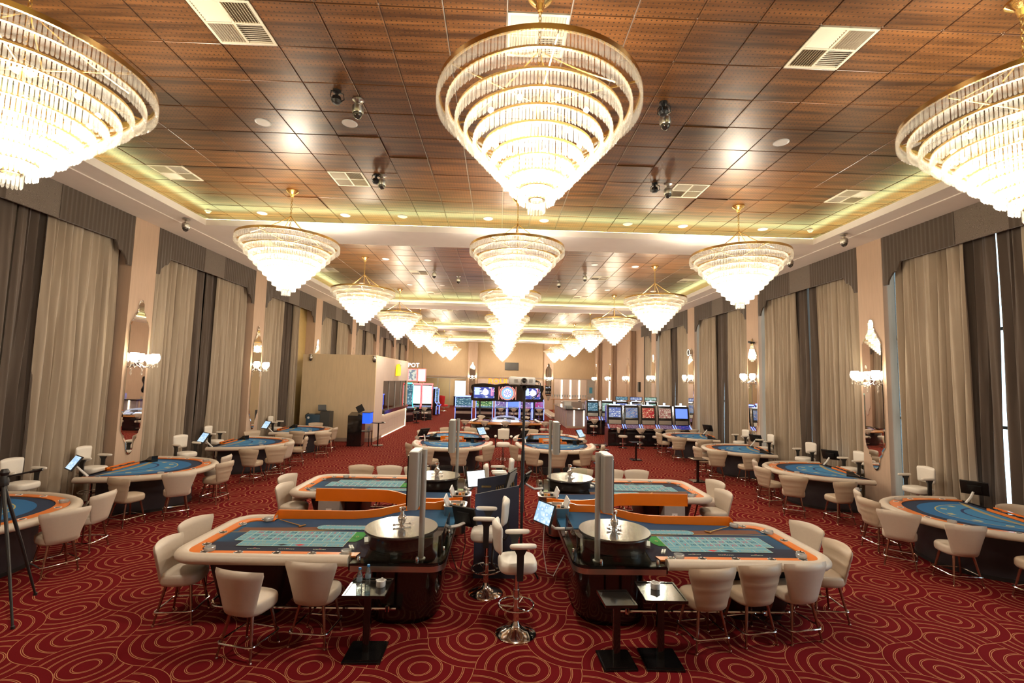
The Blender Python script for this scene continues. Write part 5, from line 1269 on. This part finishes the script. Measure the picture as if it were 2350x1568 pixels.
S_LOWB = mat_screen('jackpot_deck', (.8, .85, 1.0), (0.083, 0.110, 0.303), (0.220, 0.275, 0.440), 0.74, 8, seed=10)
inst(tower(.74, 2.45, m_edger, S_WHITE, S_LOWB), T(-5.82, 33.55), label='tall bright white jackpot slot machine nearer the booth', category='slot machine', group='jackpot slot machines')
inst(tower(.76, 2.45, m_edger, S_MINT, S_LOWB), T(-5.03, 33.60), label='tall bright white slot machine with pink edges at the aisle end of the jackpot row', category='slot machine', group='jackpot slot machines')
inst(tower(.70, 2.50, m_edget, SCR[5], S_LOWB), T(-6.12, 31.9, 0, R_(50)), label='slot machine with teal edge lights turned toward the aisle beside the booth', category='slot machine', group='jackpot slot machines')
inst(tower(.70, 2.1, m_edgeb, SCR[5], S_LOWB), T(-5.05, 37.9, 0, R_(75)), label='bluish slot machine seen edge-on behind the jackpot row', category='slot machine', group='jackpot slot machines')
inst(SLOTSTOOL, T(-5.05, 32.75), label='shell-backed stool before the pink-edged jackpot machine', category='stool', group='slot stools'); inst(SLOTSTOOL, T(-5.80, 32.8), label='shell-backed stool before the white jackpot machine nearer the booth', category='stool', group='slot stools')
nd = N('jackpot_sign')
q = MB(); put_text(q, 'JACKPOT', .42, Matrix.Translation((-.72, 0, 1.12)) @ Matrix.Rotation(PI / 2, 4, 'X'), ex=.03); nd.add('lettering', q.mesh('lettering', EM('jackpot_letters', (1.0, .86, .84), 3.0, False), 0, fix=False))
for k, (x0, x1, z0, z1, mt) in enumerate(((-.62, .02, 0, .86, mat_screen('sign_art', (.9, .9, .8), (.3, .35, .4), (.85, .85, .7), 0.81, 5, seed=14)), (.08, .64, -.02, .88, EM('sign_white', (1, .97, .97), 1.6, False)))):
    q = MB(); q.box(x0, x1, 0, .10, z0, z1); p = nd.add('sign_box', q.mesh('sign_box', m_edger, 0)); q = MB(); q.box(x0 + .05, x1 - .05, -.012, .0, z0 + .05, z1 - .05); p.add('sign_face', q.mesh('sign_face', mt, 0))
q = MB()
for x in (-.3, .35): q.tube([(x, .05, .8), (x, .05, ZS - 2.72)], .012, 6)
nd.add('hanger', q.mesh('hanger', m_blackm))
inst(nd, T(-5.83, 33.5, 2.70), label='lit jackpot sign boards with red letters above the jackpot machines', category='sign')

# centre row of machines under the big display
S_G = mat_screen('reels_green', (.95, 1.0, .7), (0.055, 0.193, 0.066), (0.275, 0.440, 0.165), 0.81, 5, seed=15); S_P = mat_screen('reels_purple', (.9, .75, 1.0), (0.220, 0.138, 0.440), (0.358, 0.275, 0.522), 0.74, 4, seed=16); S_K = mat_screen('reels_pink', (.5, 1.0, .9), (0.495, 0.055, 0.275), (0.385, 0.165, 0.495), 0.81, 4, seed=17)
for i, (x, w_, h, e, a, b, lab) in enumerate(((-2.47, 1.24, 1.62, m_edgeb, SCR[5], SCR[0], 'wide blue-edged slot machine at the aisle end of the centre row'), (-.97, 1.24, 1.50, m_edgeb, S_G, SCR[5], 'wide slot machine with a green reel screen in the centre row'), (.24, .84, 1.42, m_edgeb, S_P, S_LOWB, 'slot machine with a lilac screen under the wheel display'),
                                       (1.16, .84, 1.42, m_edgeb, SCR[4], S_LOWB, 'slot machine with a deep blue screen beside the black pole'), (2.06, .84, 1.42, m_edgeb, S_P, S_K, 'slot machine with a lilac and pink screen in the centre row'), (2.98, .84, 1.44, m_edgeb, S_K, S_P, 'slot machine with a magenta screen at the bar end of the centre row'))):
    inst(tower(w_, h, e, a, b), T(x, 34.5), label=lab, category='slot machine', group='centre slot row')
for i, x in enumerate((.24, 1.16, 2.06, 2.98)): inst(SLOTSTOOL, T(x, 33.6), label='shell-backed stool at the centre slot row, %s from the cashier side' % ORD[i], category='stool', group='slot stools')

# video wall over the roulette terminal
nd = N('display_wall'); YW = 27.6; f = .80
def zz(z): return HC + (z - HC) * f
x0, x1, zb, zt_ = -1.93 * f, 3.33 * f, zz(1.42), zz(2.52)
def wav(x, z, n, e):
    return [(x + e * math.sin(PI * 5 * i / n) * (.6 if i % 2 else 1), z) for i in range(n)]
out = []
for i in range(28): t = i / 28; out.append((x0 + (x1 - x0) * t, zb - .03 - .05 * abs(math.sin(PI * 3 * t))))
for i in range(10): t = i / 10; out.append((x1 + .05 * math.sin(PI * 3 * t), zb + (zt_ - zb) * t))
for i in range(28): t = i / 28; out.append((x1 - (x1 - x0) * t, zt_ + .03 + .07 * abs(math.sin(PI * 3 * t)) * (1.4 if .33 < t < .66 else 1)))
for i in range(10): t = i / 10; out.append((x0 - .05 * math.sin(PI * 3 * t), zt_ - (zt_ - zb) * t))
q = MB(); q.loops([[(x, y, z) for x, z in out] for y in (0, .16)]); nd.add('ornate_frame', q.mesh('ornate_frame', m_black, 0))
S_TAB = mat_screen('table_display', (.95, .97, 1.0), (0.066, 0.088, 0.413), (0.138, 0.193, 0.522), 0.93, 4, seed=18)
for k, (a, b) in enumerate(((-1.77, -.26), (1.86, 3.13))):
    q = MB(); q.box(a * f, b * f, -.012, .0, zz(1.56), zz(2.36)); s_ = nd.add('side_screen', q.mesh('side_screen', S_TAB, 0))
    q = MB(); cx = (a * f + b * f) / 2 + .08; cz = zz(2.0); q.lathe([(.001, 0), (.19, 0), (.19, .004), (.001, .004)], 24); q.xform(Matrix.Translation((cx, -.014, cz)) @ Matrix.Rotation(PI / 2, 4, 'X')); s_.add('wheel_graphic', q.mesh('wheel_graphic', EM('graphic_lilac', (.62, .6, 1.0), 1.0, False)))
    q = MB(); q.box(a * f + .05, a * f + .34, -.016, -.012, zz(1.80), zz(2.33)); s_.add('window_graphic', q.mesh('window_graphic', EM('graphic_pale', (.45, .6, 1.0), .9, False), 0))
    q = MB(); q.box(b * f - .20, b * f - .13, -.016, -.012, zz(1.75), zz(2.32)); q.box(b * f - .09, b * f - .06, -.016, -.012, zz(1.75), zz(2.25)); s_.add('result_column', q.mesh('result_column', EM('graphic_red', (.9, .2, .35), 1.4, False), 0))
wx, wz = .70 * f, zz(1.96)
def disc(r0, r1, nm, mat, dy):
    q = MB(); q.lathe([(r0, 0), (r1, 0), (r1, .006), (r0, .006)] if r0 > .002 else [(.001, 0), (r1, 0), (r1, .006), (.001, .006)], 40, cap=r0 < .002); q.xform(Matrix.Translation((wx, dy, wz)) @ Matrix.Rotation(PI / 2, 4, 'X')); return nd.add(nm, q.mesh(nm, mat))
disc(.001, .44, 'wheel_screen', EM('wheel_navy', (.03, .03, .14), 1.0, False), -.004); disc(.36, .40, 'wheel_ring', EM('wheel_orange', (1.0, .25, .12), 2.0, False), -.012)
disc(.27, .335, 'wheel_ring', EM('wheel_blue', (.12, .28, 1.0), 2.2, False), -.014); disc(.001, .25, 'wheel_disc', EM('wheel_pale', (.5, .62, 1.0), 1.6, False), -.016)
q = MB()
for k in range(8): a = k * PI / 4; q.cbox((wx + .13 * math.cos(a), -.026, wz + .13 * math.sin(a)), (.16, .004, .05), rot=Matrix.Rotation(-a, 3, 'Y'))
nd.add('wheel_petal', q.mesh('wheel_petal', EM('wheel_violet', (.18, .16, .6), 1.2, False), 0))
q = MB()
for sx in (-1, 1):
    q.box(wx + sx * .50 - .012, wx + sx * .50 + .012, -.014, -.002, wz - .38, wz + .38)
    q.tube([(wx + sx * .46 * math.cos(t), -.01, wz + .46 * math.sin(t)) for t in (-.9, -.45, 0, .45, .9)], .018, 6)
nd.add('side_glow', q.mesh('side_glow', EM('glow_red', (1.0, .28, .22), 1.6, False)))
q = MB(); put_text(q, 'ROULETTE', .40, Matrix.Translation((.70 * f, .06, zz(2.80))) @ Matrix.Rotation(PI / 2, 4, 'X') @ Matrix.Diagonal((1.2, 1.08, 1, 1)), ex=.03); nd.add('lettering', q.mesh('lettering', EM('letters_amber', (1.0, .34, .015), 1.5, False), 0, fix=False))
q = MB(); put_text(q, 'ROULETTE', .40, Matrix.Translation((.70 * f, .11, zz(2.80))) @ Matrix.Rotation(PI / 2, 4, 'X') @ Matrix.Diagonal((1.21, 1.17, 1, 1)), ex=.012); nd.add('letter_rim', q.mesh('letter_rim', EM('letters_red', (1.0, .05, .01), 1.3, False), 0, fix=False))
q = MB()
for x in (x0 + .5, x1 - .5): q.box(x - .05, x + .05, .05, .13, .0, zb)
q.box(x0 + .2, x1 - .2, -.1, .3, 0, .05); nd.add('support_post', q.mesh('support_post', m_blackm, 0))
inst(nd, T(0, YW), label='wide black display wall with two table screens, a blue wheel and lit amber lettering', category='display')
# the shared roulette terminal with its ring of stations
nd = N('roulette_terminal'); cx_, cy_ = .45, 24.75
o = superell(2.15, 1.15, 3, 48)
q = MB(); q.loops([[(x * k, y * k, z) for x, y in o] for k, z in ((.80, 0), (.80, .10), (.86, .12), (.86, .66))]); nd.add('base', q.mesh('base', m_cab, 30))
q = MB(); q.loops([[(x * k, y * k, z) for x, y in o] for k, z in ((.9, .66), (1.0, .68), (1.02, .71), (1.0, .74), (.72, .80), (.70, .78))]); nd.add('wood_rim', q.mesh('wood_rim', M('amber_wood', (.42, .16, .035), .25, coat=.6, stretch=(1, 8, 8)), 40))
q = MB(); q.lathe([(.001, .82), (.72, .80), (.75, .74)], 36); nd.add('wheel_bed', q.mesh('wheel_bed', EM('terminal_glow', (.62, .70, 1.0), 1.0, False)))
q = MB(); q.lathe([(.75, .78), (.70, .92), (.50, 1.02), (.2, 1.07), (.001, 1.08)], 36, cap=False); nd.add('glass_dome', q.mesh('glass_dome', m_glass))
for k in range(10):
    a = (k + .5) * 2 * PI / 10; x, y = 1.72 * math.cos(a), .90 * math.sin(a); r3 = Matrix.Rotation(math.atan2(y * 2.2, x) - PI / 2, 3, 'Z') @ Matrix.Rotation(-.4, 3, 'X')
    q = MB(); q.cbox((x, y, .84), (.46, .30, .03), rot=r3); st_ = nd.add('station', q.mesh('station', m_black, 0)); q = MB(); q.cbox(Vector((x, y, .84)) + r3 @ Vector((0, 0, .017)), (.40, .24, .003), rot=r3); st_.add('station_screen', q.mesh('station_screen', (DECK[1], SCR[0], SCR[1])[k % 3], 0))
inst(nd, T(cx_, cy_), label='oval amber-rimmed roulette terminal with lit stations and a glass dome', category='game terminal')
for i, (x, y, fa) in enumerate(((-1.55, 23.55, 75), (-.60, 23.3, 82), (.40, 23.2, 90), (1.40, 23.3, 98), (2.35, 23.5, 105), (-.9, 26.25, 270), (1.6, 26.25, 270))):
    inst(SLOTSTOOL, T(x, y, 0, R_(fa - 90)), label='shell-backed stool at the roulette terminal, %s' % ('%s along its near side' % ORD[i] if i < 5 else '%s of two on its far side' % ORD[i - 5]), category='stool', group='terminal stools')

# ------------------------------------------------------------------ far wall with its glass partition, door and bar
fw = MB(); OX0, OX1 = -7.6, -3.3
fw.box(RL - .5, OX0, YF, YF + .2, 0, ZS); fw.box(OX0, OX1, YF, YF + .2, 3.05, ZS); fw.box(OX1, RR + .5, YF, YF + .2, 0, ZS)
far = one('wall_far', fw, m_wall_far, kind='structure', angle=0)
q = MB(); q.box(RL, RR, YF - .05, YF, 3.12, 3.22); one('ledge', q, m_base, parent=far, angle=0)
for x in (-2.645, 5.15):
    q = MB(); q.box(x - .48, x + .48, YF - .25, YF, 0, ZS); pp = one('pier', q, m_wall, parent=far, angle=0)
    lab = 'cashier side' if x < 0 else 'bar side'
    inst(mir, T(x, YF - .25, 0, -PI / 2), label='tall scalloped mirror on the far wall pier, ' + lab, category='mirror', group='pier mirrors')
    inst(sn, T(x, YF - .25, 3.1, -PI / 2), label='crystal wall sconce on the far wall pier, ' + lab, category='sconce', group='crystal wall sconces')
for i, (a, b) in enumerate(((-2.1, 1.2), (1.25, 4.6))):
    q = MB(); q.box(a, b, YF - .03, YF, .1, 2.95); q.box(a + .2, b - .2, YF - .045, YF - .03, .3, 2.75); one('wall_panel', q, m_booth2, parent=far, angle=0)
# the glazed room behind the partition
gb = MB(); gb.box(OX0 - .5, OX1 + .5, 51.8, 52.0, 0, 3.4); gb.box(OX0 - .6, OX0 - .5, YF, 52, 0, 3.4); gb.box(OX1 + .5, OX1 + .6, YF, 52, 0, 3.4); gb.box(OX0 - .6, OX1 + .6, YF + .2, 52, 3.3, 3.4)
one('wall_rear', gb, m_booth, kind='structure', angle=0)
q = MB()
for x in (OX0, -6.2, -4.95, OX1): q.box(x - .03, x + .03, YF + .08, YF + .14, 0, 3.05)
q.box(OX0, OX1, YF + .07, YF + .15, 2.95, 3.05); q.box(OX0, -4.95, YF + .07, YF + .15, 0, .08)
wn = one('window_9', q, m_alu, kind='structure', angle=0)
for a, b in ((OX0 + .03, -6.23), (-6.17, -4.98)): q = MB(); q.box(a, b, YF + .105, YF + .115, .08, 2.95); one('pane', q, m_glass, parent=wn, angle=0)
m_win = EM('lit_window', (.9, .95, 1.0), 2.6)
q = MB(); q.box(-4.78, -3.1, 51.74, 51.8, 1.0, 2.75); dw_ = one('window_10', q, m_alu, kind='structure', angle=0)
for a in range(3): q = MB(); q.box(-4.74 + .55 * a, -4.74 + .55 * a + .52, 51.72, 51.74, 1.05, 2.70); one('pane', q, m_win, parent=dw_, angle=0)
ld = bpy.data.lights.new('room_lamp', 'POINT'); ld.energy = 60; ld.color = (1, .9, .78); ld.shadow_soft_size = .2; lo = bpy.data.objects.new('room_lamp', ld); COL.objects.link(lo); lo.location = (-5.4, 50, 2.9)
nd = N('reception_desk'); q = MB(); q.box(-.7, .7, -.25, .25, 0, 1.0); nd.add('body', q.mesh('body', m_black, 0)); q = MB(); q.box(-.75, .75, -.3, .3, 1.0, 1.04); nd.add('top', q.mesh('top', m_dkgrey, 0)); inst(nd, T(-4.0, 50.4), label='dark desk under the bright far window', category='desk')
# red armchair in the aisle by the partition
nd = N('red_armchair'); q = MB(); q.lathe([(.001, 0), (.28, 0), (.26, .03), (.05, .06), (.04, .42), (.001, .42)], 20); nd.add('base', q.mesh('base', m_chrome)); q = MB(); q.pad(superell(.34, .34, 2.6, 24), .40, .58, .06, 3); nd.add('seat', q.mesh('seat', M('red_fabric', (.62, .02, .025), .6), 50)); nd.add('backrest', back_surface(.26, .36, .5, .85, -.30, .14, .22, .05, .06).mesh('backrest', bpy.data.materials['red_fabric'], 60))
inst(nd, T(-4.85, 42.6, 0, R_(-40)), label='red swivel armchair with a high curved back by the glass partition', category='armchair')
q = MB(); q.box(-.70, .70, 0, .06, 0, .78); tv = N('wall_tv'); tv.add('case', q.mesh('case', m_blackm, 0)); q = MB(); q.box(-.67, .67, -.006, 0, .03, .75); tv.add('tv_screen', q.mesh('tv_screen', M('dark_screen', (.09, .085, .08), .12, vary=.4, scale=1.5), 0)); inst(tv, T(1.35, YF - .075, 3.93), label='dark flat television high on the far wall', category='television')
q = MB(); q.box(0, .10, -.18, .18, 0, .68); spk = N('wall_speaker'); spk.add('body', q.mesh('body', m_blackm, 0)); q = MB(); q.box(-.008, 0, -.15, .15, .04, .64); spk.add('front_grille', q.mesh('front_grille', m_dkgrey, 0)); inst(spk, T(9.86, 32.6, 2.33), label='black loudspeaker on the daylit wall past the last drapes', category='speaker')
nd = N('bullet_camera'); q = MB(); q.tube([(0, 0, 0), (-.16, 0, .02)], .018, 6); q.lathe([(.001, -.02), (.05, -.02), (.05, .0), (.001, .0)], 10); nd.add('bracket', q.mesh('bracket', m_blackm)); q = MB(); q.tube([(-.14, .12, .03), (-.18, -.12, -.02)], .045, 10); nd.add('camera_body', q.mesh('camera_body', m_blackm)); inst(nd, T(WR, 17.0, 4.55), label='black camera on a bracket above the second mirror of the daylit wall', category='camera')
nd = N('ceiling_fan'); 
q = MB(); q.lathe([(.13, -.08), (.16, -.08), (.16, .08), (.13, .08)], 20, cap=False); q.xform(Matrix.Rotation(PI / 2, 4, 'Y')); nd.name = 'wall_lamp'; nd.add('ring', q.mesh('ring_lamp', m_steel)); q = MB(); q.lathe([(.001, -.02), (.13, -.02), (.13, .02), (.001, .02)], 20); q.xform(Matrix.Rotation(PI / 2, 4, 'Y')); nd.add('lens', q.mesh('lamp_lens', m_frost)); inst(nd, T(WR - .09, 22.64, 4.50), label='round grey fitting above the third mirror of the daylit wall', category='wall fitting')
# lit strips and service door at the far bar wall
for i, x in enumerate((6.55, 7.45, 8.35)):
    q = MB(); q.box(x - .07, x + .07, YF - .06, YF - .03, 1.1, 3.06); one('light_strip', q, EM('bar_strip_%d' % i, (1.0, .92, .75), 5.0) if i == 0 else bpy.data.materials['bar_strip_0'], 'vertical lit strip on the far bar wall, %s from the pier' % ORD[i], 'light strip', 'bar wall light strips', angle=0)
q = MB(); q.box(5.75, 9.1, YF - .03, YF, .1, 3.12); one('bar_panel', q, m_booth2, parent=far, angle=0)
q = MB(); q.box(9.1, 9.18, YF - .08, YF, 0, 3.2); q.box(9.93, 9.97, YF - .08, YF, 0, 3.2); q.box(9.18, 9.93, YF - .08, YF, 3.12, 3.2)
dr_ = one('door_1', q, m_base, kind='structure', angle=0)
q = MB(); q.box(9.18, 9.93, YF - .05, YF, 0, 3.12); one('door_leaf', q, M('grey_door', (.38, .35, .31), .5), parent=dr_, angle=0)
q = MB(); q.box(9.40, 9.72, YF - .06, YF - .05, 1.75, 2.35); one('door_notice', q, M('blue_notice', (.06, .28, .42), .5), parent=dr_, angle=0)
q = MB(); q.tube([(9.24, YF - .05, 1.1), (9.24, YF - .11, 1.1), (9.36, YF - .11, 1.1)], .015, 6); one('door_handle', q, m_chrome, parent=dr_)
# bar counter
nd = N('bar_counter')
q = MB(); q.box(4.40, 6.6, 29.6, 30.3, 0, 1.14); q.box(4.40, 5.05, 30.3, 36.0, 0, 1.14); nd.add('body', q.mesh('body', M('bar_lilac_panel', (.36, .30, .31), .4), 0))
q = MB(); q.box(4.30, 6.7, 29.5, 30.4, 1.14, 1.20); q.box(4.30, 5.15, 30.4, 36.1, 1.14, 1.20); nd.add('counter_top', q.mesh('counter_top', m_black, 0))
q = MB(); q.box(4.38, 6.62, 29.58, 29.6, 0, .12); q.box(4.38, 4.40, 29.6, 36, 0, .12); nd.add('kick_board', q.mesh('kick_board', m_base, 0))
for x in (4.85, 5.48): q = MB(); q.box(x - .03, x + .03, 29.575, 29.60, .14, 1.12); nd.add('light_strip', q.mesh('light_strip', m_led, 0))
for k in range(12):
    q = MB(); q.box(4.375, 4.40, 29.75 + .5 * k, 29.85 + .5 * k, .13, 1.12); nd.add('slat', q.mesh('slat', M('bar_slat', (.60, .46, .30), .4) if k == 0 else bpy.data.materials['bar_slat'], 0))
inst(nd, label='L-shaped bar counter with black top and vertical light strips', category='bar counter')
nd = N('bar_shelf')
q = MB(); q.box(4.7, 8.6, 41.5, 42.0, 1.30, 1.36); q.box(5.0, 5.06, 41.7, 41.76, 0, 1.30); q.box(8.2, 8.26, 41.7, 41.76, 0, 1.3); nd.add('shelf_board', q.mesh('shelf_board', M('amber_shelf', (.45, .20, .07), .4), 0))
inst(nd, label='long amber bar shelf with glassware before the lit strips', category='shelf')
gls = MB(); gls.lathe([(.001, 0), (.035, 0), (.036, .005), (.008, .012), (.007, .09), (.035, .13), (.042, .19), (.036, .235), (.033, .235), (.038, .19), (.03, .135), (.001, .10)], 12); gm = gls.mesh('wine_glass', m_frost)
for i in range(16): inst(N('wine_glass', gm), T(4.85 + .23 * i, 41.72 + .06 * (i % 2), 1.36, 0, (1.6, 1.6, 1.6)), label='stemmed glass on the amber bar shelf, %s from its pier end' % ORD[i], category='glass', group='glasses on the bar shelf')
btl = N('liquor_bottle'); q = MB(); q.lathe([(.001, 0), (.04, 0), (.042, .01), (.042, .20), (.035, .23), (.015, .26), (.014, .32), (.001, .32)], 12); btl.add('bottle_body', q.mesh('bottle_body', M('dark_bottle', (.05, .03, .02), .15, coat=.5))); q = MB(); q.lathe([(.0425, .06), (.043, .065), (.043, .15), (.0425, .155)], 12, cap=False); btl.add('bottle_label', q.mesh('bottle_label', m_label))
for i in range(6): inst(btl, T(7.1 + .09 * (i % 3), 40.9 + .12 * (i // 3), 1.16), label='dark bottle on the steel back bar cabinet, %s of six' % ORD[i], category='bottle', group='bottles behind the bar')
q = MB(); q.box(5.6, 9.6, 40.6, 41.3, 0, 1.16); nd = N('bar_cabinet'); nd.add('body', q.mesh('body', m_dkgrey, 0)); q = MB(); q.box(5.55, 9.65, 40.55, 41.35, 1.10, 1.16)
nd.kids[0].me = None; q2 = MB(); q2.box(5.6, 9.6, 40.6, 41.3, 0, 1.10); nd.kids[0].me = q2.mesh('body', m_steel, 0); nd.add('cabinet_top', q.mesh('cabinet_top', m_steel, 0)); inst(nd, label='steel back bar cabinet below the far wall strips', category='cabinet')
tum = MB(); tum.lathe([(.001, 0), (.03, 0), (.038, .13), (.035, .13), (.028, .01), (.001, .01)], 12); tm = tum.mesh('tumbler', m_frost)
for i in range(14): inst(N('tumbler', tm), T(4.45 + .11 * (i % 5), 30.6 + .16 * (i // 5) + .05 * (i % 2), 1.20), label='tumbler on the bar corner, %s counted from the aisle' % ORD[i], category='glass', group='tumblers on the bar')
bx_ = N('bar_machine'); q = MB(); q.box(-.28, .28, -.22, .22, 0, .34); bx_.add('body', q.mesh('body', m_steel, 0)); q = MB(); q.box(-.24, .24, -.226, -.22, .05, .28); bx_.add('front_panel', q.mesh('front_panel', m_white, 0))
for x, y, lab in ((4.95, 33.2, 'steel glass washer standing on the long leg of the bar'), (5.75, 29.95, 'steel appliance on the near leg of the bar')): inst(bx_, T(x, y, 1.20), label=lab, category='appliance')
nd = N('floor_platform'); q = MB(); q.box(4.25, 4.9, 36.6, 45.5, 0, .16); nd.add('deck', q.mesh('deck', m_base, 0)); q = MB(); q.box(4.18, 4.25, 36.6, 45.5, 0, .18); nd.add('edge_strip', q.mesh('edge_strip', m_white, 0)); inst(nd, label='low pale-edged platform running back beside the bar', category='platform')
